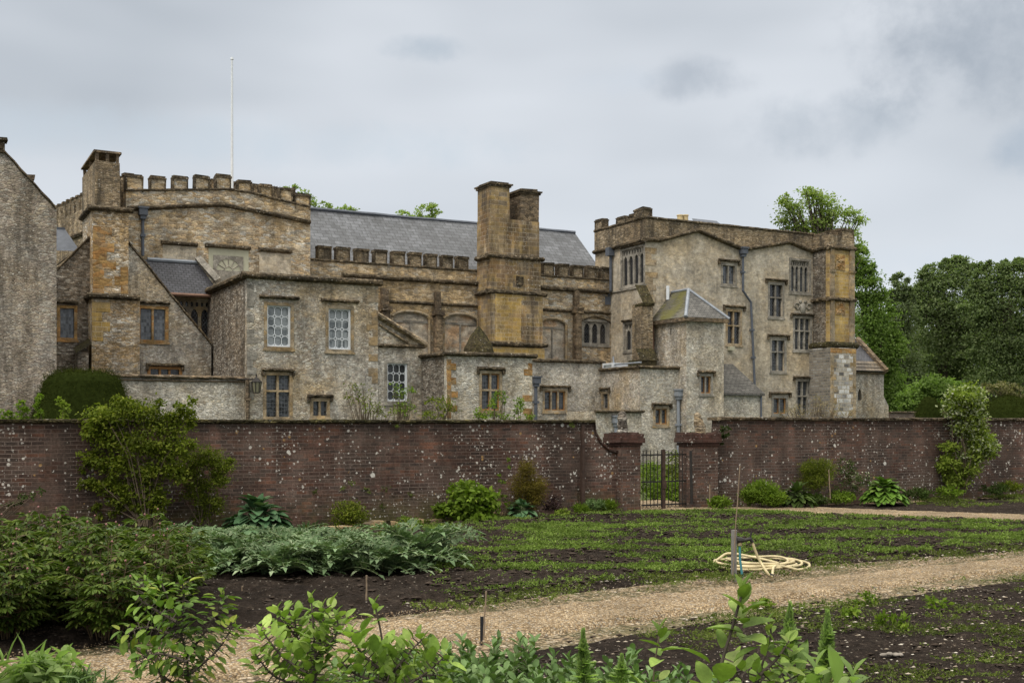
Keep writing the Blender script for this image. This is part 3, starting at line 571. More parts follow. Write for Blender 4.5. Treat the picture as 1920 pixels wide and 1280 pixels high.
# ---- nave range with blind arcade, battlement and slate roof
vN = 58.0; Nv = Face('u', vN); na = Nv.a
zpb = (Z(620, 487, vN)+Z(860, 507, vN))/2; zc_ = (Z(740, 520, vN)+Z(1080, 546, vN))/2
vF = 54.34; uF = U(1210, vF)
holes = []; pan = []
zpt = Z(860, 588, vN)
for p0, p1 in ((733, 806), (830, 897), (1010, 1062)):
    hpoly = arch(na(p0), na(p1), Z(900, 690, vN), zpt, False, 6, .42); holes.append(hpoly); pan.append((na(p0), na(p1)))
Nv.win(1094, 1139, 603, 644, kind='gothic', n=3, head=.12, glass='glass_dia', hood=False, frame='dressed_grey')
Nv.wall('hall_wall', 'ashlar_hall', [(na(575), -.2), (uF+.05, -.2), (uF+.05, zpb), (na(575), zpb)], 1.0, .10, holes)
for p0, p1 in pan:
    m = MB(); m.quad((p0-.1, vN+.095, 3), (p1+.1, vN+.095, 3), (p1+.1, vN+.095, zpt+.1), (p0-.1, vN+.095, zpt+.1)); bp = PT(m, 'blind_arch', 'blind')
    m = MB(); m.box((p0+p1)/2-.05, (p0+p1)/2+.05, vN+.05, vN+.10, 3, zpt-.5); m.box(p0, p1, vN+.055, vN+.099, zpt-.62, zpt-.5); PT(m, 'mullion', 'dressed_grey', bp)
    m = MB(); m.tube([(p0+.03, vN-.02, 3), (p0+.03, vN-.02, zpt-.4)]+[(x, vN-.02, z) for x, z in arch(p0+.03, p1-.03, 3, zpt, False, 6, .42)[2:][::-1]]+[(p1-.03, vN-.02, zpt-.4), (p1-.03, vN-.02, 3)], .09, 6); PT(m, 'arch_moulding', 'dressed', bp)
m = MB(); m.box(uF-5.0, uF-.02, vN-.05, vN+.02, 3, zc_-2.3); 
moulding('cornice', 'u', vN, [(na(640), zc_), (uF-.05, zc_)], .24, .26)
zs2 = Z(860, 572, vN); moulding('string_course', 'u', vN, [(na(727), zs2), (uF-.05, zs2)], .14, .17)
moulding('parapet_coping', 'u', vN, [(na(578), zpb), (uF-.05, zpb)], .08, .13)
moulding('arch_moulding', 'u', vN, [(na(1088)+(na(1144)-na(1088))*t/8, Z(1115, 603, vN)+.3*math.sin(math.pi*t/8)) for t in range(9)], .1, .12)
ml = [(596, 621), (631, 656), (667, 691), (702, 725.5), (736, 759), (769, 790), (799, 819), (829, 849), (858, 878), (1018, 1038), (1047, 1066), (1074, 1093), (1101, 1121), (1128, 1146)]
zmt = (Z(610, 462, vN)+Z(1070, 496, vN))/2
for p0, p1 in ml:
    m = MB(); cpm = MB(); a0, a1 = na(p0), na(p1)
    m.box(a0+.03, a1-.03, vN, vN+.4, zpb-.02, zmt-.13, .015); cpm.box(a0-.02, a1+.02, vN-.07, vN+.46, zmt-.12, zmt+.02, .025)
    for x in (a0-.015, a1-.06): cpm.box(x+.01, x+.06, vN-.05, vN+.42, zpb+.05, zmt-.121, .012)
    bt = PT(m, 'merlon', 'parapet'); PT(cpm, 'coping', 'lichen', bt)
for p0, p1, y0 in ((712, 726, 540), (812, 824, 548), (1073, 1083, 545)):
    m = MB(); pc = (p0+p1)/2; z1_ = Z(pc, y0, vN); zb2 = Z(pc, y0+36, vN)
    m.box(na(p0), na(p1), vN-.5, vN, -.2, zb2, .02); m.box(na(p0)+.03, na(p1)-.03, vN-.3, vN, zb2, z1_, .03); m.box(na(p0)-.06, na(p1)+.06, vN-.6, vN, zb2-.25, zb2+.06, .05); m.box(na(p0)-.08, na(p1)+.08, vN-.7, vN, 5.5, 5.8, .05); PT(m, 'buttress', 'chimney_dark')
vR = 63.0; zR = (Z(600, 393, vR)+Z(1110, 440, vR))/2
m = MB(); ul, ur = na(560)-2, uF+.5
n_ = 24
for i in range(n_):
    a0, a1 = ul+(ur-ul)*i/n_, ul+(ur-ul)*(i+1)/n_
    sag = lambda x: -.05*math.sin((x-ul)/(ur-ul)*math.pi*2)
    m.quad((a0, vN+.5, zpb-.35), (a1, vN+.5, zpb-.35), (a1, vR, zR+sag(a1)), (a0, vR, zR+sag(a0)))
rf = PT(m, 'slate_roof', 'slate'); m = MB(); m.tube([(ul+(ur-ul)*i/n_, vR, zR+.02+J(.015)) for i in range(n_+1)], .11, 6); PT(m, 'ridge', 'lead', rf)
# ---- great central chimney
vJ = 56.39; jl = U(917, vJ); dJ = Vat(893.5, jl)-vJ; jz = lambda y: Z(965, y, vJ)
m = MB()
def stage(p0, p1, y0, y1, g=0., dd=0., mat='chimney', name=None, zz=None):
    m = MB(); m.box(U(p0, vJ), U(p1, vJ), vJ-g, vJ+dJ+dd, zz if zz is not None else jz(y0), jz(y1), .01); return m
st_ = stage(919, 1016, 0, 548, .12, 0, zz=-.2); chj = PT(st_, 'chimney', 'chimney')
for p0, p1, y0, y1, g, mat in ((918, 1013, 548, 482, .06, 'chimney'), (918, 1011, 482, 412, 0, 'chimney')): PT(stage(p0, p1, y0, y1, g), 'chimney_stage', mat, chj)
q = MB(); q.box(U(927, vJ), U(975, vJ), vJ-.135, vJ, jz(672), jz(553), .01); PT(q, 'gold_facing', 'gold', chj)
q = MB(); q.box(U(919, vJ), U(1018, vJ), vJ-.2, vJ, jz(680), jz(652), .01); PT(q, 'gold_facing', 'gold', chj)
def shaft(p0, p1, y0, y1, back, mat):
    m = MB(); a0, a1 = U(p0, vJ), U(p1, vJ); m.box(a0, a1, vJ, vJ+back, jz(y0), jz(y1), .012)
    s = PT(m, 'chimney_shaft', mat, chj); z = jz(y1); c = MB(); c.box(a0-.08, a1+.08, vJ-.08, vJ+back+.08, z-.02, z+.09, .012); c.box(a0-.15, a1+.15, vJ-.15, vJ+back+.15, z+.09, z+.17, .015); c.box(a0+.05, a1-.05, vJ+.05, vJ+back-.05, z+.17, z+.3, .03); PT(c, 'chimney_cap', 'lichen', chj)
shaft(919, 955.5, 412, 353, dJ, 'chimney'); shaft(976, 1010.5, 412, 361, dJ*.95, 'chimney_dark')
for y, e, g in ((483, 0, .0), (549, .06, .06), (646, .1, .14)):
    zz = jz(y); m = MB(); m.mould('u', vJ-g, [(U(917, vJ)-.2, zz), (U(1013 + (4 if y > 500 else 0), vJ)+.2, zz)], .2, .26, .1, .03, .25)
    if y < 640: m.mould('v', U(918, vJ), [(vJ-g-.1, zz), (vJ+dJ, zz)], .2, .26, .1, .03, .25)
    PT(m, 'string_course', 'lichen', chj)
q = MB(); q.box(U(967, vJ), U(979, vJ), vJ-.15, vJ, jz(534), jz(518), .05); PT(q, 'carved_boss', 'lichen', chj)
# conical mossy cap of the little stair tower in front
vK = 53.5; kc = (U(873, vK)+U(922, vK))/2; kr = (U(922, vK)-U(873, vK))/2; cz = lambda y: Z(900, y, vK); m = MB()
rings = [(1.05, 662), (1.02, 655), (.96, 651), (.9, 645), (.55, 629), (.12, 614), (.0, 611)]
nseg = 16
for r_, y in rings:
    for q in range(nseg):
        t = 2*math.pi*q/nseg; m.v.append((kc+kr*r_*math.cos(t)*(1+J(.03)), vK+kr*r_*math.sin(t)*(1+J(.03)), cz(y)+J(.03)))
for i in range(len(rings)-1):
    for q in range(nseg): m.f.append((i*nseg+q, i*nseg+(q+1) % nseg, (i+1)*nseg+(q+1) % nseg, (i+1)*nseg+q))
tc_ = PT(m, 'turret_roof', 'moss'); m = MB(); m.tube([(kc, vK, 0), (kc, vK, cz(660))], kr*.93, 16); PT(m, 'turret_wall', 'rubble_dark', tc_)
# ---- low front blocks
v1 = 46.26; K1 = Face('u', v1); K1.win(903, 937, 700, 769, n=2, tr=(.55,), glass='glass', frame='dressed', tim=True, sw=.12, he=.22, hz=.22)
zk = Z(918, 665, v1); K1.wall('wing_wall', 'rubble_pale', [(K1.a(838), -.2), (K1.a(998), -.2), (K1.a(998), zk), (K1.a(838), zk)], 5.0)
quoins(K1, K1.a(838), 2.4, zk-.25, 1, 'quoin', .3, (.2, .5)); quoins(K1, K1.a(998), 2.3, zk-.25, -1, 'quoin', .3, (.25, .5))
moulding('cornice', 'u', v1, [(K1.a(838)-.2, zk), (K1.a(998)+.2, zk)], .2, .2); moulding('cornice', 'v', K1.a(838), [(v1+.02, zk), (v1+3.0, zk)], .2, .2)
m = MB(); m.quad((K1.a(838), v1, zk-.02), (K1.a(998), v1, zk-.02), (K1.a(998), v1+5, zk-.02), (K1.a(838), v1+5, zk-.02)); PT(m, 'flat_roof', 'lead')
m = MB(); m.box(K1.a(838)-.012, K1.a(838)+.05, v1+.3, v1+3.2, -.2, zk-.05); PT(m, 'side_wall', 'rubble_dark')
v2 = 55.88; K2 = Face('u', v2); K2.win(1021, 1060, 733, 769, n=3, glass='glass', frame='dressed', tim=True, sw=.12, he=.3, hz=.26)
zk = Z(1062, 677, v2); K2.wall('wing_wall', 'rubble_pale', [(K2.a(940), -.2), (K2.a(1128), -.2), (K2.a(1128), zk), (K2.a(940), zk)], 1.6)
moulding('cornice', 'u', v2, [(K2.a(990), zk), (K2.a(1130)+.1, zk)], .2, .2)
m = MB(); m.quad((K2.a(940), v2, zk), (K2.a(1128), v2, zk), (K2.a(1128), v2+2, zk), (K2.a(940), v2+2, zk)); PT(m, 'flat_roof', 'lead')
pipe(1003, 718, 790, v2-.3, r=.1, mat='lead')
v3 = 51.9; u3 = U(1200, v3); K3 = Face('u', v3); K3.win(1229, 1251, 766, 795, n=2, glass='glass', frame='dressed', tim=True, he=.25, hz=.24)
zk = Z(1236, 689, v3); K3.wall('wing_wall', 'rubble_pale', [(u3, -.2), (K3.a(1273), -.2), (K3.a(1273), zk), (u3, zk)], 1.2, skip=lambda p, q: abs(p.x-u3) < .01 and abs(q.x-u3) < .01)
K3L = Face('v', u3); K3L.win(1130, 1140, 738, 765, n=1, glass='glass', frame='dressed', he=.25, hz=.3)
K3L.wall('wing_wall', 'rubble', [(v3, -.2), (v2+.5, -.2), (v2+.5, zk), (v3, zk)], 0)
moulding('cornice', 'u', v3, [(u3-.2, zk), (K3.a(1273), zk)], .18, .18); moulding('cornice', 'v', u3, [(v3+.02, zk), (v2+.4, zk)], .18, .18)
m = MB(); m.quad((u3, v3, zk-.02), (K3.a(1280), v3, zk-.02), (K3.a(1280), v3+4, zk-.02), (u3, v3+4, zk-.02)); PT(m, 'flat_roof', 'lead')
m = MB(); x = u3-.05; sv0, sv1 = Vat(1150, x), Vat(1130, x); m.box(x-.02, x+1.0, sv0, sv1, ZL(1140, 690, x), ZL(1140, 680.5, x)); sl = PT(m, 'skylight', 'white'); m = MB(); m.quad((x-.03, sv0+.15, ZL(1140, 688.5, x)), (x-.03, sv1-.15, ZL(1140, 688.5, x)), (x-.03, sv1-.15, ZL(1140, 683.5, x)), (x-.03, sv0+.15, ZL(1140, 683.5, x))); PT(m, 'pane', 'glass_sash', sl)
m = MB(); m.tube([(x+.1, Vat(1150, x), ZL(1150, 683, x)), (x+.1, Vat(1199, x), ZL(1199, 679, x))], .05, 6); m.tube([(x+.1, Vat(1148, x), ZL(1148, 682, x)), (x+.1, Vat(1147, x), ZL(1147, 668, x))], .05, 6); PT(m, 'rail_pipe', 'leadlight')
v4 = 51.0; zk4 = Z(1160, 771, v4); m = MB(); K4 = Face('u', v4); K4.wall('low_wall', 'rubble_pale', [(K4.a(1117), -.2), (K4.a(1203), -.2), (K4.a(1203), zk4), (K4.a(1117), zk4)], 3.0)
moulding('cornice', 'u', v4, [(K4.a(1115), zk4), (K4.a(1206), zk4)], .2, .16)
pipe(1153, 792, 860, v4, r=.1, mat='leadlight')
pipe(1270, 742, 850, v3-.06, r=.1, mat='leadlight')
# ---- stair turret with the hipped mossy roof
vT = 51.17; uT = U(1287, vT); T = Face('u', vT); T.win(1314, 1333, 705, 737, n=2, glass='glass', frame='dressed_grey', tim=True, he=.25, hz=.24)
zT = (Z(1287, 591, vT)+Z(1355, 598, vT))/2-.05
T.wall('stair_turret', 'rubble_pale', [(uT, -.2), (T.a(1357), -.2), (T.a(1357), zT), (uT, zT)], 3.4, skip=lambda p, q: abs(p.x-uT) < .01 and abs(q.x-uT) < .01)
TL = Face('v', uT); m = MB(); m.wall('v', uT, [(vT, -.2), (vT+3.4, -.2), (vT+3.4, zT), (vT, zT)], [rect(Vat(1259, uT), Vat(1256.5, uT), ZL(1258, 628, uT), ZL(1258, 615, uT))], 0, .3); PT(m, 'stair_turret', 'rubble')
e = .22; ur_ = T.a(1357); um = (uT+ur_)/2; zap = Z(1283, 542, vT+1.55); A0 = (uT-e, vT-e, zT); A1 = (ur_+e, vT-e, zT); A2_ = (ur_+e, vT+3.3, zT); A3 = (uT-e, vT+3.3, zT); RA = (um, vT+1.55, zap); RB = (um, vT+3.3, zap)
m = MB(); m.quad(A0, A1, RA); m.quad(A1, A2_, RB, RA); hr = PT(m, 'slate_roof', 'slate_mid'); m = MB(); m.quad(A3, A0, RA, RB); PT(m, 'mossy_slope', 'slate_moss', hr)
m = MB()
for b in (A0, A1): m.tube([b, RA], .1, 6)
m.tube([RA, RB], .09, 6); PT(m, 'lead_hip', 'leadlight', hr)
m = MB(); m.box(uT-e, ur_+e, vT-e, vT-.02, zT-.22, zT-.01, .01); m.box(uT-e, uT-.02, vT-.02, vT+3.3, zT-.22, zT-.01, .01); PT(m, 'eaves', 'chimney_dark', hr)
m = MB(); x_ = U(1252, vT+3); m.tube([(x_, vT+3, Z(1252, 562, vT+3)), (x_, vT+3, Z(1251, 536, vT+3))], .1, 8); PT(m, 'flue', 'white')
m = MB(); m.tube([(uT-.12, Vat(1227, uT), ZL(1227, 605, uT)), (uT-.12, Vat(1228, uT), ZL(1228, 678, uT))], .08, 6); PT(m, 'downpipe', 'copper')
# ---- lean-to right of the turret
vM = 52.0; Mf = Face('u', vM); zM = Z(1392, 737, vM); Mf.wall('lean_to_wall', 'rubble_pale', [(Mf.a(1350), -.2), (Mf.a(1426), -.2), (Mf.a(1426), zM), (Mf.a(1350), zM)], 2.3)
zMt = Z(1362, 682, 54.3); m = MB(); m.quad((Mf.a(1352), vM-.2, zM), (Mf.a(1430), vM-.2, zM), (U(1374, 54.3), 54.3, zMt), (U(1340, 54.3), 54.3, zMt)); m.quad((Mf.a(1430), vM-.2, zM), (Mf.a(1430), 54.3, zM), (U(1374, 54.3), 54.3, zMt)); m.box(Mf.a(1352), Mf.a(1430), vM-.2, vM-.1, zM-.14, zM-.01); PT(m, 'lean_to_roof', 'slate_mid')
pipe(1425, 742, 790, vM, r=.06, hopper=False)
# ---- tall grey range on the right
Fr = Face('u', vF); fa = Fr.a
for b, k in (((1355, 1378, 498, 532), dict(n=2, glass='glass_pale', hz=.3)), ((1443, 1467, 534, 593), dict(n=2, tr=(.60,), glass='glass_dia', hz=.3)), ((1364, 1388, 584, 644), dict(n=2, tr=(.56,), glass='glass_dia', frame='dressed', hz=.3)),
             ((1447, 1471, 638, 695), dict(n=2, tr=(.62,), hz=.3)), ((1490, 1519, 597, 655), dict(n=3, tr=(.6,), hz=.24)), ((1495, 1525, 715, 776), dict(n=3, tr=(.55,), hz=.26)), ((1450, 1474, 746, 775), dict(n=2, frame='dressed_grey', tim=True, hz=.3)),
             ((1483, 1517, 489, 547), dict(kind='gothic', n=4, head=.35, tracery=True, hood=False, frame='dressed_grey'))):
    k.setdefault('frame', 'dressed_grey'); k.setdefault('glass', 'glass'); k.setdefault('he', .34); Fr.win(*b, **k)
zP = (Z(1215, 407, vF)+Z(1515, 440, vF))/2
Fr.wall('tower_wall', 'render_grey', [(fa(1210), -.2), (fa(1560), -.2), (fa(1560), zP), (fa(1210), zP)], 3.0, .26, skip=lambda p, q: abs(p.x-fa(1210)) < .01 and abs(q.x-fa(1210)) < .01)
gs = [(1210, 450), (1238, 450), (1308, 432), (1392, 468), (1480, 454), (1522, 472)]
gp = [Q(x, y, vF) for x, y in gs]
m = MB(); m.wall('u', vF-.06, gp+[(fa(1522), zP), (fa(1210), zP)], (), .05); PT(m, 'parapet', 'parapet')
moulding('string_course', 'u', vF-.05, gp, .2, .24)
moulding('parapet_coping', 'u', vF-.06, [(fa(1210), zP), (fa(1525), zP)], .07, .14)
m = MB(); m.box(fa(1243), fa(1268), vF-.03, vF+.03, Z(1256, 660, vF), Z(1256, 455, vF)); 
UL = fa(1210); FL = Face('v', UL); FL.win(1166, 1207, 466, 533, kind='gothic', n=4, head=.38, tracery=True, glass='glass_dia', hood=True, he=.15, hz=.2, drop=False, frame='dressed_grey'); FL.win(1171, 1206, 606, 655, kind='gothic', n=3, head=.36, tracery=True, glass='glass_dia', he=.15, hz=.2, drop=False, frame='dressed_grey')
vb = Vat(1116, UL); FL.wall('tower_wall', 'render_grey', [(vF, -.2), (vb, -.2), (vb, zP), (vF, zP)], 0, .26)
zst = Z(1210, 450, vF); m = MB(); m.wall('v', UL-.06, [(vF, zst), (vb, zst), (vb, zP), (vF, zP)], (), .05); PT(m, 'parapet', 'parapet')
moulding('string_course', 'v', UL-.05, [(vF-.1, zst), (vb, zst)], .2, .24); moulding('parapet_coping', 'v', UL-.06, [(vF, zP), (vb, zP)], .07, .14)
m = MB(); m.mould('v', UL, [(vF+.1, ZL(1190, 541, UL)), (vN, ZL(1190, 541, UL))], .08, .1); PT(m, 'band', 'dressed_grey')
merlons('battlement', FL, [(1179, 1196, 401, 416), (1156, 1172, 406, 421), (1116, 1130, 411, 430)]); merlons('battlement', Fr, [(1205, 1222, 389, 408)], .9)
for (x, s_) in ((fa(1214), 1),): quoins(Fr, fa(1210), 6, zst-.3, 1, 'dressed', .34, (.5, .8))
m = MB()
for px in (1275, 1285): x = U(px, vF+1.5); zq = lambda y: Z(px, y, vF+1.5); m.tube([(x, vF+1.5, zP-.1), (x, vF+1.5, zq(405)), (x, vF+1.5, zq(404.5)), (x, vF+1.5, zq(403))], [.19, .18, .22, .20], 10)
PT(m, 'chimney_pots', 'pot')
m = MB(); m.quad((fa(1335), vF+1.5, zP-.1), (fa(1405), vF+1.5, zP-.1), (fa(1392), vF+2.5, Z(1360, 416, vF+2.5)), (fa(1345), vF+2.5, Z(1360, 416, vF+2.5))); PT(m, 'lead_roof', 'lead')
pipe(0, 0, 0, vF-.06, pts=[(1391, 476), (1391, 545), (1406, 567), (1413, 722)])
m = MB(); m.tube([(UL-.15, Vat(x, UL), ZL(x, y, UL)) for x, y in ((1149, 476), (1149, 545), (1142, 560), (1143, 690))], .09, 8)
for x, y in ((1149, 474), (1142, 566)): p = (UL-.15, Vat(x, UL), ZL(x, y, UL)); m.box(p[0]-.25, p[0]+.15, p[1]-.2, p[1]+.2, p[2]-.2, p[2]+.3)
PT(m, 'downpipe', 'lead')
# corner buttress by the turret
m = MB(); v_ = vF-.7; m.box(U(1204, v_), U(1224, v_), v_, vF+.3, -.2, Z(1214, 568, v_), .03); bt_ = PT(m, 'buttress', 'parapet')
m = MB(); x0, x1 = U(1203, v_), U(1225, v_); zt_ = Z(1214, 568, v_); m.quad((x0, v_-.12, zt_), (x1, v_-.12, zt_), (x1, vF, zt_+1.1), (x0, vF, zt_+1.1)); m.box(x0, x1, v_-.12, vF, zt_-.18, zt_-.01, .04); PT(m, 'buttress_cap', 'moss', bt_); m = MB(); zt_ = Z(1200, 676, v_); x0 = U(1199, v_-.4); m.box(x0, x1-.1, v_-.5, vF, -.2, zt_, .04); m.quad((x0-.06, v_-.56, zt_), (x1, v_-.56, zt_), (x1, v_, zt_+.7), (x0, v_, zt_+.7)); PT(m, 'buttress_cap', 'moss', bt_)
# coat of arms
m = MB(); cx, czz = fa(1505), Z(1505, 577, vF); wv = (fa(1522)-fa(1488))
def blob(mb, x, y, z, rx, ry, rz, n=8):
    k = len(mb.v)
    for i in range(n+1):
        for q in range(n*2): t, p = math.pi*i/n, math.pi*q/n; mb.v.append((x+rx*math.sin(t)*math.cos(p), y+ry*math.sin(t)*math.sin(p), z+rz*math.cos(t)))
    for i in range(n):
        for q in range(2*n): mb.f.append((k+i*2*n+q, k+i*2*n+(q+1) % (2*n), k+(i+1)*2*n+(q+1) % (2*n), k+(i+1)*2*n+q))
blob(m, cx, vF, czz-.02, wv*.17, .14, wv*.24)
for sgn in (-1, 1):
    for i in range(9):
        t = i/8*5.5; r_ = wv*(.17-.013*i); m.tube([(cx+sgn*(wv*.32+r_*math.cos(t)), vF-.04, czz+.05+r_*math.sin(t)), (cx+sgn*(wv*.32+r_*math.cos(t+.7)), vF-.05, czz+.05+r_*math.sin(t+.7))], .05, 5)
    m.tube([(cx+sgn*wv*.15, vF-.03, czz-.35), (cx+sgn*wv*.35, vF-.05, czz-.3), (cx+sgn*wv*.5, vF-.03, czz-.4)], .06, 5); blob(m, cx+sgn*wv*.14, vF, czz+.38, .14, .1, .12, 5)
PT(m, 'coat_of_arms', 'dressed_grey')
# lamp box under the window
m = MB(); m.box(fa(1364), fa(1373), vF-.25, vF, Z(1368, 657, vF), Z(1368, 650, vF)); PT(m, 'alarm_box', 'cream')
# ---- golden corner tower on flint base
def solveT(pe, pb, vbk):
    lo, hi = 20, vbk
    for _ in range(50):
        mid = (lo+hi)/2
        if Vat(pb, U(pe, mid)) > vbk: hi = mid
        else: lo = mid
    return mid
vG = solveT(1556, 1524, vF); uG = U(1556, vG); ug2 = U(1600, vG); Gf = Face('u', vG)
zG0, zG1 = Z(1580, 650, vG), Z(1580, 462, vG)
m = MB(); m.box(uG, ug2, vG, vF+2.5, zG0, zG1+.02); PT(m, 'corner_tower', 'gold')
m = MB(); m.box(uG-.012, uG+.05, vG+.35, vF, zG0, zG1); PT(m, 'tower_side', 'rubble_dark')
zGt = Z(1580, 442, vG); m = MB(); m.box(uG-.05, ug2+.05, vG-.05, vF+2.5, zG1, zGt, .01); PT(m, 'parapet', 'parapet')
merlons('battlement', Gf, [(1577, 1600, 429, 446)], 1.5); merlons('battlement', Face('v', uG), [(1524, 1552, 438, 446)], .4)
for y in (466, 562, 648):
    zz = Z(1580, y, vG); hh = .26 if y < 600 else .42; pj = .2 if y < 600 else .36
    m = MB(); m.mould('u', vG, [(uG-.2, zz), (ug2+.15, zz)], pj, hh, .1, .025, .2); m.mould('v', uG, [(vG, zz), (vF, zz)], pj, hh, .1, .025, .2); PT(m, 'string_course', 'moss' if y > 600 else 'lichen')
for p0, p1 in ((1556, 1563), (1592, 1600)):
    m = MB(); m.box(U(p0, vG), U(p1, vG), vG-.12, vG, zG0, zG1, .01); m.box(U(p0, vG)-.05, U(p1, vG)+.05, vG-.2, vG, Z(1580, 512, vG), Z(1580, 507, vG), .03); PT(m, 'pilaster', 'dressed')
for y0, y1 in ((506, 478), (590, 562)):
    m = MB(); x0, x1 = U(1567, vG), U(1584, vG); za, zb_ = Z(1575, y0, vG), Z(1575, y1, vG); m.box(x0, x1, vG-.03, vG+.02, za, zb_)
    for i in range(16): blob(m, random.uniform(x0+.12, x1-.12), vG-.03, random.uniform(za+.12, zb_-.12), random.uniform(.05, .12), .05, random.uniform(.05, .12), 4)
    PT(m, 'carved_panel', 'quoin')
vG2 = vG-.35; uG2 = U(1557, vG2); m = MB(); m.box(uG2, U(1605, vG2), vG2, vF+2, -.2, Z(1580, 652, vG2)); PT(m, 'tower_base', 'chequer')
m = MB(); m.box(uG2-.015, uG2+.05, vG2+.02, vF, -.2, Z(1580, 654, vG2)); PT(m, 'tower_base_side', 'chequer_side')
for p0, p1 in ((1557, 1562), (1598, 1605)):
    z = 1.5; i = 0
    while z < Z(1580, 660, vG2): q = MB(); L = (.3, .55)[i % 2]*random.uniform(.8, 1.1); x = U(p0, vG2) if p0 < 1580 else U(p1, vG2)-L; q.box(x, x+L, vG2-.012+J(.004), vG2+.03, z, z+.36, .005); z += .37; i += 1; PT(q, 'quoin', 'dressed')
q = MB(); q.box(uG2, U(1605, vG2), vG2-.02, vG2+.02, Z(1580, 662, vG2), Z(1580, 653, vG2)); PT(q, 'band', 'quoin')
# ---- low roofed wing at the far right
vO = 56.5; O = Face('u', vO); oa = O.a; zO = Z(1630, 697, vO); ah = arch(oa(1608.5), oa(1615.5), Z(1612, 750, vO), Z(1612, 729, vO), True, 5, .4)
O.wall('wing_wall', 'rubble', [(oa(1590), -.2), (oa(1657), -.2), (oa(1657), zO), (oa(1590), zO)], 5, .25, [ah])
m = MB(); m.quad((oa(1606), vO+.2, 0), (oa(1618), vO+.2, 0), (oa(1618), vO+.2, 6), (oa(1606), vO+.2, 6)); wn_ = PT(m, 'pane', 'glass')
vTop = Vat(1606, oa(1655)); zOt = Z(1606, 637, vTop); m = MB(); m.quad((oa(1590), vO-.2, zO), (oa(1655), vO-.2, zO), (oa(1655), vTop, zOt), (oa(1590), vTop, zOt)); rf = PT(m, 'slate_roof', 'slate_dark')
m = MB(); w0 = Vector((oa(1590), vO-.23, zO+.02)); w1 = Vector((oa(1655), vO-.23, zO+.02)); up = Vector((0, vTop-vO+.2, zOt-zO)).normalized(); nrm = Vector((0, -up.z, up.y))
for i in range(3):
    o_ = nrm*.03; s0, s1 = .36*i, .36*(i+1); m.quad(w0+up*s0+o_*2.2, w1+up*s0+o_*2.2-Vector((0, 0, 0)), w1+up*s1+o_-Vector((0, 0, 0)), w0+up*s1+o_)
PT(m, 'stone_tiles', 'stone_tile', rf)
m = MB(); m.tube([(oa(1656), vO-.3, zO+.08), (oa(1656), vO+1.2, zO+.08+(zOt-zO)*1.5/(vTop-vO+.3)), (oa(1656), vTop, zOt+.08)], .2, 5); PT(m, 'gable_coping', 'chimney_dark')
moulding('eaves', 'u', vO, [(oa(1595), zO-.08), (oa(1658), zO-.08)], .14, .14, mat='chimney_dark')
m = MB(); m.wall('u', vO+.3, [(oa(1655), -.2), (oa(1674), -.2), (oa(1672), Z(1672, 760, vO)), (oa(1657), Z(1657, 730, vO))], (), 1.2); PT(m, 'buttress', 'rubble')
# ------------------------------------------------------------------ gabled end at the left edge
vQ = 47.5; qa = lambda p: U(p, vQ); qx, qy = uv2xy(qa(60), vQ)
gab_ = empty('gabled_building', (qx, qy, 0), 'tall rubble stone gable end cut off by the left edge of the picture', 'building', rz=TH)
go = (qa(60), vQ, 0)
m = MB(); m.wall('u', vQ, [(qa(-130), -.2), (qa(106), -.2), (qa(106), Z(103, 391, vQ)), (qa(3), Z(3, 279, vQ)), (qa(-130), Z(-130, 420, vQ))], (), 8.0); m.build('gable_wall', M['rubble_gable'], gab_, go)
m = MB(); m.mould('u', vQ, [(qa(-130), Z(-130, 420, vQ)), (qa(1), Z(1, 277, vQ)), (qa(105), Z(105, 390, vQ))], .1, .13, .6, .02); m.build('gable_coping', M['lichen'], gab_, go)
x_, z_ = qa(1), Z(1, 277, vQ); m = MB(); m.box(x_-.14, x_+.14, vQ-.1, vQ+.3, z_-.2, z_+.25, .02); m.box(x_-.28, x_+.24, vQ-.2, vQ+.4, z_+.25, z_+.37, .02); m.build('finial', M['lichen'], gab_, go)
x_, z_ = qa(58), Z(58, 345, vQ+2); m = MB(); m.box(x_-.1, x_+.25, vQ+2, vQ+2.6, z_-1.2, z_+.2, .03); m.box(x_-.2, x_+.32, vQ+1.9, vQ+2.7, z_+.2, z_+.36, .03); m.build('finial', M['chimney_dark'], gab_, go)
# ------------------------------------------------------------------ free-standing stone wall, lantern, flagpole
vS = 49.35; sx = U(300, vS); o_ = (sx, vS, 0); x, y = uv2xy(sx, vS); zS = Z(300, 706, vS)
sw_ = empty('stone_wall', (x, y, 0), 'pale rubble garden wall behind the clipped yew dome, with a dark moulded coping', 'wall', rz=TH)
m = MB(); m.wall('u', vS, [(U(100, vS), -.2), (U(464, vS)-.02, -.2), (U(464, vS)-.02, zS), (U(100, vS), zS)], (), .5); m.build('wall_body', M['rubble_pale'], sw_, o_)
m = MB(); m.mould('u', vS, [(U(100, vS), zS), (U(464, vS), zS)], .16, .16, .6, .02); m.mould('u', vS, [(U(100, vS), zS-.16), (U(464, vS), zS-.16)], .08, .07, .05, .01); m.build('coping', M['chimney_dark'], sw_, o_)
vL = 48.6; lx, lz = U(481, vL), Z(481, 736, vL); x, y = uv2xy(lx, vL)
lan = empty('wall_lantern', (x, y, lz), 'black iron lantern on a bracket at the corner of the block', 'lantern', rz=TH); o_ = (lx, vL, lz); s_ = Z(481, 716, vL)-lz
m = MB()
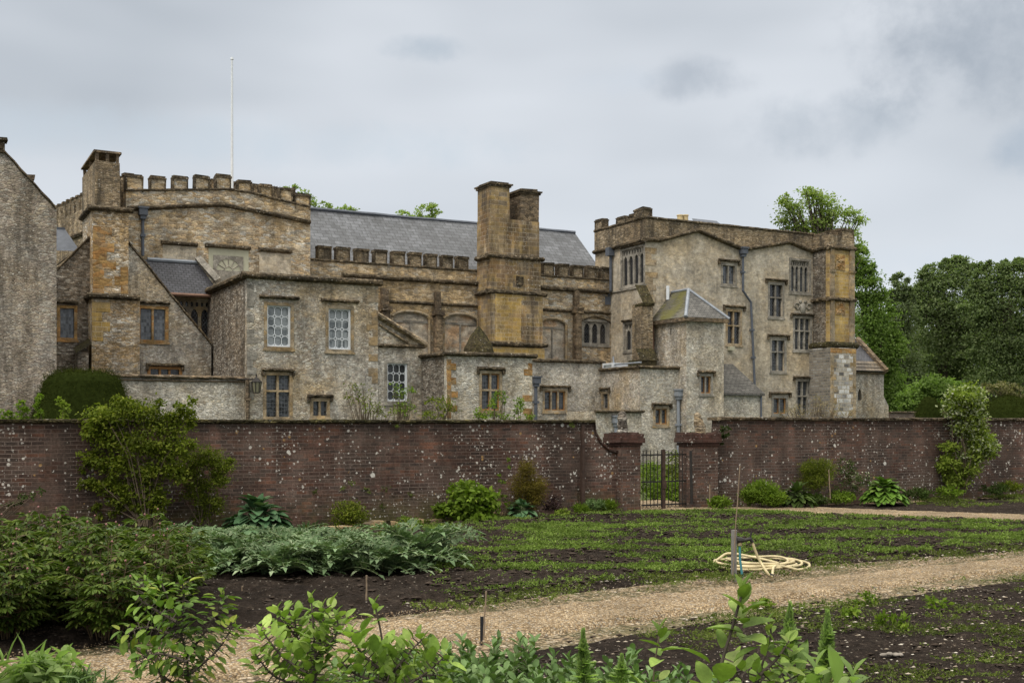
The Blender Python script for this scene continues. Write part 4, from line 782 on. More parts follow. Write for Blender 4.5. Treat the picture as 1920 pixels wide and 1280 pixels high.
for q in range(6):
    t = math.pi*q/3; t1 = math.pi*(q+1)/3
    m.tube([(lx+.15*math.cos(t), vL+.15*math.sin(t), lz), (lx+.22*math.cos(t), vL+.22*math.sin(t), lz+s_)], .018, 4); m.quad((lx+.25*math.cos(t), vL+.25*math.sin(t), lz+s_), (lx+.25*math.cos(t1), vL+.25*math.sin(t1), lz+s_), (lx, vL, lz+s_+.26))
    for r_, zz in ((.15, 0), (.22, s_)): m.tube([(lx+r_*math.cos(t), vL+r_*math.sin(t), lz+zz), (lx+r_*math.cos(t1), vL+r_*math.sin(t1), lz+zz)], .02, 4)
m.tube([(lx, vL, lz+s_+.2), (lx, vL, lz+s_+.34)], .03, 5); m.build('lantern_frame', M['iron'], lan, o_)
m = MB(); m.tube([(lx, vL, lz+.02), (lx, vL, lz+s_-.01)], [.14, .205], 6); m.build('lantern_glass', plain('lantern_pane', (.20, .19, .13), .25, .1, 3), lan, o_)
m = MB(); m.tube([(lx, vL, lz+s_+.12), (U(447, vL), vL+.3, lz+s_+.12)], .03, 5); m.build('bracket', M['iron'], lan, o_)
vP = 62; fx, fz = U(435, vP), Z(435, 112, vP); x, y = uv2xy(fx, vP)
m = MB(); m.tube([(0, 0, 8), (0, 0, fz*.6), (0, 0, fz)], [.11, .085, .055], 8); m.tube([(0, 0, fz), (0, 0, fz+.12)], [.09, .07], 8); m.box(-.6, .6, -.6, .6, 7.6, 8.0)
tag(m.build('flagpole', M['white'], loc=(x, y, 0)), 'bare white flagpole rising behind the battlements', 'flagpole')
# ------------------------------------------------------------------ brick garden wall, piers, gate
vW = 22.7; WU = lambda p: U(p, vW); zW = 2.215; S = lambda p: F/uY(p, vW)[1]
def wallthing(name, px, label, cat, v=vW):
    x, y = uv2xy(U(px, v), v); return empty(name, (x, y, 0), label, cat, rz=TH), (U(px, v), v, 0)
GH = lambda x, y: .13*math.exp(-(((x-3.2)/5)**2+((y-28)/5)**2))       # the ground swells a little by the gate
lw, o_ = wallthing('brick_wall', 600, 'long dark red brick garden wall left of the gate, ending in a swept curve', 'brick wall')
sw0, sw1 = WU(1113), WU(1160); zlow = Z(1160, 847, vW)
curve = [(sw0+(sw1-sw0)*(1-math.cos(t*math.pi/2/8)), zW+(zlow-zW)*math.sin(t*math.pi/2/8)) for t in range(9)]
m = MB(); m.wall('u', vW, [(WU(-120), -.3), (WU(1166), -.3), (WU(1166), zlow)]+curve[::-1]+[(WU(-120), zW)], (), .36); m.build('wall_body', M['brick'], lw, o_)
# plinth: the lower courses stand a little proud
m = MB(); zpl = .82; m.wall('u', vW-.06, [(WU(-120), -.3), (WU(1080), -.3), (WU(1080), zpl), (WU(-120), zpl)], (), .055); m.build('plinth', M['brick'], lw, o_)
m = MB(); m.mould('u', vW, [(WU(-120), zW+.01), (sw0, zW+.01)], .09, .075, .44, .01, .28, .1); m.build('coping', M['moss'], lw, o_)
m = MB(); m.mould('u', vW, curve+[(WU(1168), zlow)], .07, .085, .43, .008, .1, .1); m.build('swept_coping', M['brick_cap'], lw, o_)
px_ = WU(1090.5); m = MB(); m.box(px_-.035, px_+.035, vW-.09, vW, .05, Z(1090, 797, vW), .004); x, y = uv2xy(px_, vW)
tag(m.build('iron_post', M['rust'], org=(px_, vW, 0), loc=(x, y, 0)), 'rusty upright iron strip fixed to the brick wall near the gate', 'iron post').rotation_euler = (0, 0, TH)
rw, o_ = wallthing('brick_wall', 1600, 'lichen spotted brick garden wall running right from the gate', 'brick wall')
r0 = WU(1352); zR0 = 2.285
m = MB(); m.wall('u', vW, [(WU(1322), -.3), (WU(2600), -.3), (WU(2600), zR0-.03), (r0, zR0), (r0-.03, zR0-.45), (WU(1335), Z(1335, 835, vW)), (WU(1322), Z(1325, 838, vW))], (), .36); m.build('wall_body', M['brick_r'], rw, o_)
m = MB(); m.mould('u', vW, [(r0-.08, zR0+.01), (WU(2600), zR0-.02)], .10, .085, .46, .012, .28, .1); m.build('coping', M['lichen'], rw, o_)
def pier(p0, p1, lab, vf, back, gname):
    a0, a1 = U(p0, vf), U(p1, vf); pc = (p0+p1)/2; t, o_ = wallthing('gate_pier', pc, lab, 'gate pier', vf); zc = lambda y: Z(pc, y, vf)
    m = MB(); m.box(a0, a1, vf, vf+back, -.2, zc(834), .004); m.build('shaft', M['brick_r'], t, o_)
    m = MB(); m.box(a0-.035, a1+.035, vf-.035, vf+back+.035, zc(835), zc(830), .006); m.box(a0-.08, a1+.08, vf-.08, vf+back+.08, zc(830), zc(820), .012)
    nx = 9
    for i in range(nx):
        x0, x1 = a0-.06+(a1-a0+.12)*i/nx, a0-.06+(a1-a0+.12)*(i+1)/nx; m.box(x0, x1, vf-.06, vf+back+.06, zc(820), zc(812.5)+J(.03), .01)
    m.build('pier_cap', M['brick_cap'], t, o_); return (a0+a1)/2, zc(813), vf+back/2
vPr = vW-.2
cl = pier(1165, 1201, 'left brick gate pier under a crumbling overhanging cap, carrying a worn upright stone', vPr, .62, 'l')
cr = pier(1298, 1346, 'right brick gate pier with the gate hinge post, carrying a small bird-like stone', vPr, .55, 'r')
def lump(name, px0, px1, py0, py1, v, prof, mat, lab):
    u_, hw = U((px0+px1)/2, v), (U(px1, v)-U(px0, v))/2; zb_, zt_ = Z((px0+px1)/2, py1, v), Z((px0+px1)/2, py0, v); m = MB(); n = 12
    k = len(prof)
    for i, (t, r_, ox) in enumerate(prof):
        for q in range(n):
            a = 2*math.pi*q/n; rr = hw*r_*(1+J(.16)); m.v.append((u_+ox*hw+rr*math.cos(a), v+rr*.8*math.sin(a), zb_+(zt_-zb_)*t+J(.008)))
    for i in range(k-1):
        for q in range(n): m.f.append((i*n+q, i*n+(q+1) % n, (i+1)*n+(q+1) % n, (i+1)*n+q))
    m.f.append(tuple((k-1)*n+q for q in range(n))); x, y = uv2xy(u_, v); o = m.build(name, M[mat], org=(u_, v, zb_), loc=(x, y, zb_)); o.rotation_euler = (0, 0, TH)
    return tag(o, lab, 'stone finial')
lump('stone_finial', 1157, 1176, 771, 813.5, cl[2], [(0, .95, 0), (.12, .92, .05), (.25, .86, .08), (.4, .9, .05), (.55, .82, .0), (.7, .85, -.05), (.85, .72, -.05), (.94, .6, 0), (.98, .35, 0), (1, .1, 0)], 'rubble_dark', 'weathered upright stone figure on the left gate pier')
lump('stone_finial', 1299, 1322, 773, 813, cr[2], [(0, .8, .25), (.1, .72, .25), (.25, .74, .2), (.42, .78, .08), (.58, .72, -.05), (.7, .62, -.12), (.8, .55, -.2), (.9, .48, -.25), (.97, .3, -.25), (1, .08, -.25)], 'parapet', 'pale bird shaped stone perched on the right gate pier')
# gate
vGt = vW+.05; g0, g1 = U(1203, vGt), U(1297, vGt); gt, o_ = wallthing('iron_gate', 1250, 'black wrought iron bar gate standing between the two brick piers', 'gate', vGt)
zt_ = Z(1250, 846, vGt); zb_ = Z(1250, 951, vGt); m = MB(); nb = 14
for i in range(nb):
    x = g0+(g1-g0)*(i+.4)/nb; m.tube([(x, vGt, zb_+.02), (x, vGt, zt_), (x, vGt, zt_+.05)], [.011, .011, .003], 5)
m.build('bars', M['iron'], gt, o_)
m = MB()
for y in (852, 902, 945): z = Z(1250, y, vGt); m.box(g0, g1, vGt-.012, vGt+.012, z-.018, z+.018)
m.build('rails', M['iron'], gt, o_)
m = MB(); x = U(1244, vGt); m.box(x-.04, x+.04, vGt-.03, vGt+.03, zb_-.02, zt_+.05); m.box(x-.06, x+.06, vGt-.05, vGt-.03, Z(1250, 915, vGt), Z(1250, 900, vGt)); m.build('meeting_stile', M['rust'], gt, o_)
x = U(1296, vGt-.3); m = MB(); m.tube([(x, vGt-.32, zb_+.08), (U(1294, vGt-.3), vGt-.32, zt_+.02)], .035, 6); m.build('hinge_post', M['iron'], gt, o_)
# brick wall farther off, beyond the house
vX = 58; fw, o_ = wallthing('brick_wall', 1730, 'short stretch of lower brick wall far behind, between the chapel end and the white flowered climber', 'brick wall', vX)
m = MB(); zf = Z(1730, 773, vX); m.wall('u', vX, [(U(1668, vX), -.2), (U(1790, vX), -.2), (U(1790, vX), zf), (U(1668, vX), zf)], (), .4); m.build('wall_body', M['brick_far'], fw, o_)
m = MB(); m.mould('u', vX, [(U(1668, vX), zf), (U(1790, vX), zf)], .1, .12, .5, .02); m.build('coping', M['lichen'], fw, o_)
# ------------------------------------------------------------------ ground
def gmat(name, kind):
    k = NT(name); o = k.obj()
    if kind == 'grass':
        c = k.ramp(k.noise(o, .5, 6, .65), [(.3, (.035, .045, .015)), (.6, (.06, .075, .025)), (.75, (.09, .085, .045))]); return k.finish(c, .95, k.noise(o, 20, 4), .6, .03, .1)
    if kind == 'soil':
        n = k.math('ADD', k.math('MULTIPLY', k.noise(o, 7, 8, .75), .55), k.math('MULTIPLY', k.noise(o, 27, 5, .75), .45)); big = k.noise(o, .5, 4, .6)
        c = k.ramp(n, [(.36, (.012, .009, .0065)), (.52, (.036, .027, .021)), (.66, (.10, .078, .060))])
        c = k.mix(1.0, c, k.ramp(big, [(.35, .8), (.65, 1.25)]), 'MULTIPLY')
        v = k.vor(o, 26); s = k.n('ShaderNodeSeparateColor'); k.put(s.inputs[0], v.outputs['Color'])
        pk = k.math('MULTIPLY', k.math('GREATER_THAN', s.outputs[0], .90), k.math('LESS_THAN', v.outputs['Distance'], .3))
        c = k.mix(k.math('MULTIPLY', pk, .85), c, k.mix(s.outputs[1], (.20, .16, .12), (.36, .33, .28)))
        return k.finish(c, .97, k.math('ADD', n, k.noise(o, 40, 4, .7)), 1.0, .07, .06)
    if kind == 'gravel':
        v = k.vor(o, 42); s = k.n('ShaderNodeSeparateColor'); k.put(s.inputs[0], v.outputs['Color'])
        c = k.ramp(s.outputs[0], [(0, (.16, .105, .055)), (.3, (.33, .235, .13)), (.6, (.43, .315, .185)), (.85, (.52, .42, .29)), (1, (.26, .235, .20))])
        c = k.mix(1.0, c, k.ramp(v.outputs['Distance'], [(.25, 1.0), (.6, .45)]), 'MULTIPLY')
        c = k.mix(1.0, c, k.ramp(k.noise(o, 1.1, 6, .68), [(.32, .66), (.66, 1.2)]), 'MULTIPLY')
        return k.finish(c, .9, k.math('ADD', k.math('MULTIPLY', v.outputs['Distance'], -1.), k.math('MULTIPLY', s.outputs[1], .6)), .8, .02, .15)
    v = k.vor(o, 30); s = k.n('ShaderNodeSeparateColor'); k.put(s.inputs[0], v.outputs['Color'])       # verge: trodden mix of soil, grit and moss
    c = k.ramp(s.outputs[0], [(0, (.055, .04, .028)), (.35, (.085, .068, .042)), (.6, (.17, .125, .08)), (.85, (.36, .27, .17)), (1, (.45, .39, .31))])
    c = k.mix(k.math('MULTIPLY', k.ramp(k.noise(o, 1.6, 6, .65), [(.42, 0.), (.58, 1.)]), .6), c, (.06, .062, .024))
    return k.finish(c, .95, k.math('MULTIPLY', v.outputs['Distance'], -1.), .8, .02, .1)
m = MB(); m.quad((-700, -60, -.12), (900, -60, -.12), (900, 900, -.12), (-700, 900, -.12)); tag(m.build('ground', gmat('grass_ground', 'grass')), kind='structure')
def sheet(name, poly, z, mat, res=.25, amp=0., fr=1.5, edge=.0, hump=True, rag=.12):
    "a ground sheet clipped to a ragged polygon, with real relief"
    P_ = np.array(poly); x0, y0 = P_.min(0)-.3; x1, y1 = P_.max(0)+.3
    xs = np.arange(x0, x1, res); ys = np.arange(y0, y1, res); n = len(P_); V = []; idx = {}; Fc = []
    def inside(x, y):
        c = False; j = n-1
        for i in range(n):
            if (P_[i][1] > y) != (P_[j][1] > y) and x < (P_[j][0]-P_[i][0])*(y-P_[i][1])/(P_[j][1]-P_[i][1])+P_[i][0]: c = not c
            j = i
        return c
    def vid(i, k):
        if (i, k) not in idx:
            x, y = xs[i], ys[k]; h = amp*(mnoise.fractal(Vector((x*fr, y*fr, z*9)), .7, 2.2, 5)*.7+.35) if amp else 0
            idx[(i, k)] = len(V); V.append((x, y, z+max(0, h)+(GH(x, y) if hump else 0)))
        return idx[(i, k)]
    for i in range(len(xs)-1):
        for k in range(len(ys)-1):
            x, y = xs[i]+res/2, ys[k]+res/2; dx = mnoise.noise(Vector((x*1.7, y*1.7, z)))*rag+mnoise.noise(Vector((x*6, y*6, z)))*rag*.5
            if inside(x+dx, y+dx*.8): Fc.append((vid(i, k), vid(i+1, k), vid(i+1, k+1), vid(i, k+1)))
    V = np.array(V); Fc = np.array(Fc); cnt = np.bincount(Fc.ravel(), minlength=len(V)); ring = np.full(len(V), 99); ring[cnt < 4] = 0; K = 6 if amp > .04 else 2
    for q in range(1, K): e = np.unique(Fc[(ring[Fc] == q-1).any(1)]); e = e[ring[e] == 99]; ring[e] = q
    g_ = np.array([GH(a_, b_) for a_, b_ in V[:, :2]]) if hump else np.zeros(len(V)); f_ = np.clip(ring/K, 0, 1)**.8; lo = -.03; V[:, 2] = lo+.004+g_+(V[:, 2]-g_-lo)*f_-.03*(ring == 0)
    o = link(name, npmesh(name, V, Fc), mat, smooth=True); return tag(o, kind='structure')
def Gh(x, y):
    p = G(x, y)
    for _ in range(4): p = G(x, y, GH(p.x, p.y))
    return p
g2 = lambda *a: [tuple(Gh(x, y).xy) for x, y in a]
MS, MG, MV = gmat('soil', 'soil'), gmat('gravel', 'gravel'), gmat('verge', 'verge')
# base of trodden earth over the whole kitchen garden
sheet('garden_earth', [(-16, 5), (30, 5), (34, 40), (8, 29.6), (-16, 17)], -.03, MV, .5)
path_top = [(-7.5, 8.45), (-4.2, 10.6), (-1.55, 12.42), (.26, 13.55), (4.1, 16.02), (8.5, 18.7), (14, 22.2)]
path_bot = [(15.2, 20.6), (7.75, 17.1), (3.6, 14.25), (2.1, 13.2), (.2, 11.7), (-1.6, 10.45), (-5, 7.9), (-8, 6.2)]
sheet('gravel_path', path_top+path_bot, .02, MG, .06, .03, 3, rag=.22)
sheet('gravel_path', g2((1235, 953), (1330, 951), (1510, 950), (1640, 955), (1920, 965), (2100, 974), (2100, 987), (1920, 977), (1600, 965), (1400, 959), (1235, 960)), .02, MG, .1, .02, 3, rag=.12)
sheet('gravel_path', g2((1500, 946), (1930, 929), (2100, 923), (2100, 928), (1930, 934), (1560, 947)), .02, MG, .1, .02, 3, rag=.1)
plot1 = g2((300, 1010), (560, 1012), (640, 1000), (980, 972), (1240, 961), (1430, 963), (1920, 980), (2100, 990), (2100, 1005), (1920, 1030), (1480, 1062), (1330, 1080), (1000, 1118), (760, 1150), (480, 1172), (120, 1216), (-120, 1250), (-200, 1100))
sheet('soil_bed', plot1, .03, MS, .06, .11, 2.4, rag=.25)
plot2 = [(16, 20.2), (8, 16.6), (3.8, 13.75), (2.2, 12.7), (.4, 11.2), (-1.6, 9.9), (-5.5, 7.0), (-5.5, 1), (16, 1)]
sheet('soil_bed', plot2, .03, MS, .06, .07, 2.2, rag=.25)
sheet('soil_bed', g2((1480, 950), (1700, 941), (1960, 934), (2100, 932), (2100, 966), (1930, 962), (1640, 953)), .03, MS, .1, .05, 2, rag=.15)
bord = [tuple(uv2xy(WU(p), vW-d)) for p, d in ((-100, .0), (1160, .0), (1160, .5), (1050, .75), (560, .95), (-100, 1.3))]
sheet('soil_bed', bord, .04, MS, .09, .07, 2, rag=.05)
sheet('soil_bed', [tuple(uv2xy(WU(p), vW-d)) for p, d in ((1350, 0), (2100, 0), (2100, .9), (1350, .45))], .04, MS, .1, .07, 2, rag=.08)
# ground behind the gate
sheet('gravel_path', [tuple(uv2xy(u_, v)) for u_, v in ((WU(1195), 22.9), (WU(1310), 22.9), (WU(1310)+1, 25.2), (WU(1195)-1, 25.2))], .03, MG, .12, .02, 3)
# rough stone edging of the border
edg = empty('stone_edging', (*uv2xy(WU(800), vW-1.0), 0), 'row of rough mossy stones edging the border below the brick wall', 'stone edging')
k_ = 0
for i in range(34):
    p = 598+ (985-598)*i/33; a0 = G(598, 1001); b0_ = G(985, 972); q = a0.lerp(b0_, (i+J(.1))/33); mb = MB(); mb.box(-.17, .17+J(.05), -.09, .09, -.05, .13+J(.05), .025)
    o = mb.build('edging_stone', M['dressed' if i % 3 else 'moss'], edg, loc=(q.x-edg.location.x, q.y-edg.location.y, .02)); o.rotation_euler = (J(.06), J(.06), R(33)+J(.12))
# ------------------------------------------------------------------ foliage kit
def tpl(kind):
    if kind == 'low': return np.array([(0, 0, 0), (.42, -.5, .07), (1, 0, -.12), (.42, .5, .07)]), np.array([(0, 1, 2), (0, 2, 3)])
    st = {'hi': ((0, .05), (.18, .42), (.42, .52), (.68, .40), (.88, .17), (1, .0)), 'heart': ((0, .28), (.12, .52), (.38, .56), (.65, .40), (.87, .17), (1, .0)), 'lance': ((0, .06), (.25, .38), (.5, .5), (.78, .33), (1, .0)), 'blade': ((0, .35), (.3, .5), (.65, .4), (1, .02))}[kind]
    dr = {'hi': .16, 'heart': .45, 'lance': .18, 'blade': .5}[kind]; V = []; Fc = []
    for t, w_ in st: V += [(t, -w_, .10*w_*2-dr*t*t), (t, 0, -dr*t*t), (t, w_, .10*w_*2-dr*t*t)]
    for i in range(len(st)-1):
        a = i*3
        for q in (0, 1): Fc += [(a+q, a+q+1, a+q+4), (a+q, a+q+4, a+q+3)]
    return np.array(V), np.array(Fc)
TPL = {k: tpl(k) for k in ('low', 'hi', 'heart', 'lance', 'blade')}
def nrmz(a): return a/np.maximum(np.linalg.norm(a, axis=1, keepdims=True), 1e-6)
class LV:
    def __init__(s): s.V = []; s.F = []; s.n = 0
    def add(s, P_, A, N, L, W, kind='low'):
        tv, tf = TPL[kind]; P_ = np.asarray(P_, float); A = nrmz(np.asarray(A, float)); N = np.asarray(N, float); S_ = nrmz(np.cross(N, A)); N = np.cross(A, S_); m = len(P_)
        L = np.broadcast_to(L, (m,))[:, None, None]; W = np.broadcast_to(W, (m,))[:, None, None]
        V = P_[:, None, :]+A[:, None, :]*tv[None, :, 0:1]*L+S_[:, None, :]*tv[None, :, 1:2]*W+N[:, None, :]*tv[None, :, 2:3]*L
        Fc = tf[None]+(np.arange(m)*len(tv))[:, None, None]+s.n; s.V.append(V.reshape(-1, 3)); s.F.append(Fc.reshape(-1, 3)); s.n += m*len(tv)
    def build(s, name, mat, parent=None, org=(0, 0, 0), loc=None): return link(name, npmesh(name, np.concatenate(s.V)-np.array(org), np.concatenate(s.F)), mat, parent, loc, True)
def rdir(n, up=0.): d = RNG.normal(size=(n, 3)); d[:, 2] += up; return nrmz(d)
def blobs(lv, bl, n, L, W, clump=16, sig=.35, shell=.55, up=.1, out=.7, kind='low', flat=.5):
    "leaves in clumps through the volume of several ellipsoids; returns the clump centres"
    vol = np.array([b[1][0]*b[1][2] for b in bl]); vol = vol/vol.sum(); C = []
    for (c, r), f in zip(bl, vol):
        k = max(3, int(n*f/clump)); d = rdir(k); rad = (shell+(1-shell)*RNG.random(k))[:, None]*(1+RNG.normal(size=(k, 1))*.07)
        cc = np.array(c)+d*np.array(r)*rad; C.append(cc); s_ = sig*min(r)
        P_ = np.repeat(cc, clump, 0)+RNG.normal(size=(k*clump, 3))*s_*np.array([1, 1, flat]); dd = np.repeat(d, clump, 0)
        A = rdir(len(P_), up-.15)+dd*out*.6; N = rdir(len(P_), 1.2)+dd*.5; q = .7+.6*RNG.random(len(P_)); lv.add(P_, A, N, L*q, W*q, kind)
    return np.concatenate(C)
def pxb(Y, *items, dr=1.0):
    s_ = Y/F; o = []
    for px, py, rx, ry in items: c = AT(px, py, Y+J(.15)*rx*s_); o.append((tuple(c), (rx*s_, rx*s_*dr, ry*s_)))
    return o
def twigs(mb, base, C, k, r=.02, bend=.15):
    for c in C[RNG.permutation(len(C))[:k]]:
        b = Vector(base)+Vector((J(.1), J(.1), 0)); c = Vector(c); m_ = b.lerp(c, .5)+Vector((J(bend), J(bend), (c-b).length*.12)); q = [b, b.lerp(m_, .6), m_, m_.lerp(c, .6)+Vector((J(bend*.3), J(bend*.3), 0)), c]; mb.tube(q, [r, r*.8, r*.6, r*.42, r*.2], 5, False)
LM = {}
def lm(name, *a, **k): LM[name] = leafmat('leaf_'+name, *a, **k)
lm('olive', (.060, .084, .008), (.115, .145, .014), (.19, .205, .028)); lm('fresh', (.078, .13, .012), (.13, .20, .02), (.19, .25, .036)); lm('deep', (.028, .045, .010), (.05, .08, .018), (.08, .11, .03))
lm('hosta_blue', (.042, .09, .042), (.07, .135, .062), (.11, .175, .085), trans=.12, rough=.45); lm('hosta', (.07, .14, .018), (.105, .19, .028), (.15, .23, .045), trans=.15, rough=.45)
lm('cardoon', (.085, .14, .062), (.14, .20, .10), (.24, .29, .175), trans=.15, rough=.7, nsc=2.0); lm('peony', (.046, .080, .012), (.082, .122, .02), (.135, .16, .036), trans=.22, rough=.5); lm('yew', (.021, .028, .005), (.034, .043, .007), (.052, .063, .011), trans=.08, spec=.03, rough=.9)
lm('brown', (.08, .055, .010), (.12, .095, .013), (.16, .14, .022)); lm('white', (.10, .14, .04), (.30, .33, .19), (.58, .58, .45)); lm('purple', (.028, .016, .018), (.045, .025, .024))
lm('tree_light', (.14, .20, .05), (.22, .28, .08), (.28, .33, .12), nsc=.15, trans=.5); lm('tree_bright', (.085, .14, .03), (.13, .195, .046), (.175, .24, .07), nsc=.2, trans=.4); lm('tree_dark_hazy', (.10, .14, .058), (.135, .175, .072), (.175, .21, .095), nsc=.12, trans=.4); lm('tree_grey', (.105, .14, .068), (.14, .175, .085), (.18, .21, .105), nsc=.12, trans=.4)  # far dark trees: distance haze put into a paler, greyer leaf colour
lm('apple', (.11, .175, .032), (.17, .245, .048), (.26, .32, .095), trans=.3, nsc=4, back=.8, tex=.22); lm('pear', (.075, .13, .026), (.12, .19, .034), (.22, .25, .04), trans=.3, nsc=4, back=.5, tex=.22); lm('bean', (.07, .12, .038), (.11, .17, .058), (.165, .225, .095), trans=.2, nsc=5, back=.6, tex=.2); lm('weed', (.080, .125, .020), (.125, .185, .034), (.18, .235, .055), trans=.2, nsc=1.2); lm('dry', (.16, .12, .07), (.24, .19, .12)); lm('tan', (.10, .10, .045), (.16, .15, .07)); lm('lime', (.11, .16, .02), (.18, .23, .035)); lm('spike', (.17, .25, .08), (.24, .33, .11), (.32, .40, .17), nsc=2, trans=.45); lm('verge_weed', (.065, .09, .018), (.105, .135, .028), (.155, .175, .05), nsc=1.0)
M['bark'] = plain('bark', (.07, .055, .042), .9, .4, 8, bs=.6); M['twig'] = plain('twig', (.10, .075, .05), .85, .3, 10); M['redstem'] = plain('red_stem', (.085, .06, .03), .7, .3, 8); M['greenstem'] = plain('green_stem', (.11, .14, .06), .7, .25, 8); M['bud'] = plain('bud', (.26, .12, .11), .5, .3, 20); M['cane'] = plain('cane', (.22, .165, .11), .7, .3, 10); M['greywood'] = plain('grey_wood', (.19, .18, .165), .85, .3, 8)
def shrub(name, lab, cat, Y, bl, n, L, W, mat, base=None, stems=8, sr=.015, group=None, **k):
    b = base or (bl[0][0][0], bl[0][0][1], 0.05); t = empty(name, b, lab, cat, group); lv = LV(); C = blobs(lv, bl, n, L, W, **k); lv.build('foliage', LM[mat], t, b)
    if stems: m = MB(); twigs(m, b, C, stems, sr); m.build('stems', M['twig'], t, b)
    return t
# ------------------------------------------------------------------ plants along the wall
def wl_Y(px, off=.6): return uY(px, vW-off)[1]
Y = wl_Y(290, .7)
bb = [(205, 780, 40, 26), (240, 762, 34, 20), (275, 775, 36, 24), (318, 800, 36, 26), (345, 765, 18, 22), (360, 785, 14, 20), (330, 780, 20, 12), (172, 808, 24, 16), (210, 825, 34, 22), (262, 830, 40, 26), (310, 845, 40, 26), (345, 835, 22, 22), (175, 858, 26, 16), (225, 872, 38, 24), (280, 885, 40, 24), (328, 885, 28, 22), (165, 905, 26, 12), (205, 912, 34, 18), (255, 920, 30, 18), (290, 925, 22, 20), (180, 950, 12, 9), (232, 940, 26, 16), (268, 948, 24, 16), (300, 945, 22, 16), (215, 958, 14, 10), (190, 968, 8, 8), (150, 790, 8, 6), (362, 748, 9, 7), (222, 742, 9, 7), (300, 755, 10, 7), (150, 880, 8, 6), (262, 955, 14, 12)]
shrub('wall_shrub', 'big yellow green leafy shrub trained up the brick wall and over its top', 'shrub', Y, pxb(Y, *bb, dr=.7), 15000, .068, .036, 'olive', tuple(AT(270, 985, Y)), 30, .016, sig=.34, shell=.25, clump=16)
Y = wl_Y(390, .6)
shrub('wall_shrub', 'smaller olive green shrub leaning right of the big wall shrub', 'shrub', Y, pxb(Y, (385, 858, 36, 26), (415, 872, 26, 18), (355, 880, 30, 26), (405, 900, 28, 22), (370, 920, 32, 26), (395, 945, 28, 22), (432, 862, 10, 7), (380, 965, 22, 14), dr=.6), 9500, .045, .022, 'olive', tuple(AT(385, 985, Y)), 12, .010, sig=.28, shell=.3)
def hosta(px, py0, py1, w_, lab, mat, off, nl=46, L=.34, kind='heart'):
    Y = wl_Y(px, off); b = AT(px, py1, Y); hgt = (py1-py0)/F*Y; rad = w_/2/F*Y; t = empty('hosta' if kind == 'heart' else 'strappy_plant', b, lab, 'plant'); lv = LV(); st = MB()
    a = RNG.random(nl)*6.283; q = np.sqrt(RNG.random(nl)); rr = rad*.70*q; zz = hgt*(.95-.80*q**1.6)*(.8+.3*RNG.random(nl)); P_ = np.stack([b.x+rr*np.cos(a), b.y+rr*np.sin(a)*.8, b.z+zz], 1)
    A = np.stack([np.cos(a)*(.25+q), np.sin(a)*(.25+q), .75-.95*q], 1)+RNG.normal(size=(nl, 3))*.18; N = np.stack([-np.cos(a)*.3, -np.sin(a)*.3, np.ones(nl)], 1); s_ = .7+.5*RNG.random(nl); lv.add(P_, A, N, L*s_, L*(.74 if kind == 'heart' else .62)*s_, kind); lv.build('foliage', LM[mat], t, b)
    for p in P_: st.tube([b, Vector(b).lerp(Vector(p), .6)+Vector((0, 0, .08)), p], [.012, .01, .007], 4, False)
    st.build('stems', M['greenstem'], t, b)
hosta(482, 938, 998, 128, 'large blue green hosta with broad leaves at the wall foot behind the silver bed', 'hosta_blue', 1.0, 105, .33)
hosta(978, 941, 974, 66, 'small blue green hosta by the stone edging below the brownish shrub', 'hosta_blue', .9, 80, .19)
hosta(1658, 902, 940, 92, 'broad leaved mid green hosta by the right hand wall', 'hosta', 1.2, 190, .25)
Y = wl_Y(655, .7)
shrub('round_bush', 'rounded small leaved evergreen bush at the wall foot above the stone edging', 'bush', Y, pxb(Y, (655, 965, 32, 25), (650, 960, 26, 22), (665, 972, 26, 20)), 3200, .045, .024, 'olive', tuple(AT(655, 990, Y)), 10, .01, sig=.22, shell=.6)
Y = wl_Y(762, .8)
shrub('leafy_mound', 'low feathery green mound at the wall foot right of the round bush', 'plant', Y, pxb(Y, (762, 979, 28, 12), (770, 984, 24, 9)), 1500, .05, .018, 'fresh', None, 0, sig=.3)
Y = wl_Y(880, .7)
shrub('hydrangea', 'bright green large leaved hydrangea against the wall', 'shrub', Y, pxb(Y, (880, 930, 44, 26), (905, 940, 28, 28), (860, 955, 36, 22), (895, 962, 38, 16), (827, 958, 14, 14)), 3000, .10, .070, 'fresh', tuple(AT(880, 980, Y)), 14, .010, sig=.25, clump=9, kind='hi', shell=.35)
Y = wl_Y(945, .35)
shrub('thin_climber', 'thin wispy climber on the brick wall beside the hydrangea', 'climber', Y, pxb(Y, (950, 870, 8, 12), (941, 895, 9, 16), (938, 925, 9, 18), (948, 945, 10, 14), dr=.4), 330, .05, .024, 'fresh', tuple(AT(942, 972, Y)), 9, .008, sig=.4)
Y = wl_Y(990, .6)
shrub('wall_shrub', 'brownish green fine leaved upright shrub near the left gate pier', 'shrub', Y, pxb(Y, (988, 885, 18, 24), (980, 912, 24, 26), (1004, 915, 22, 26), (990, 938, 28, 20)), 9500, .042, .015, 'brown', tuple(AT(990, 962, Y)), 20, .008, sig=.25, up=.5, shell=.3)
Y = wl_Y(1037, .7)
shrub('low_plant', 'small dark purple leaved plant at the wall foot', 'plant', Y, pxb(Y, (1036, 945, 16, 13)), 420, .06, .03, 'purple', None, 6, .006, sig=.35); shrub('low_plant', 'tiny lime green plant in front of the dark purple one', 'plant', Y-.4, pxb(Y-.4, (1052, 962, 15, 7)), 260, .06, .035, 'lime', None, 0)
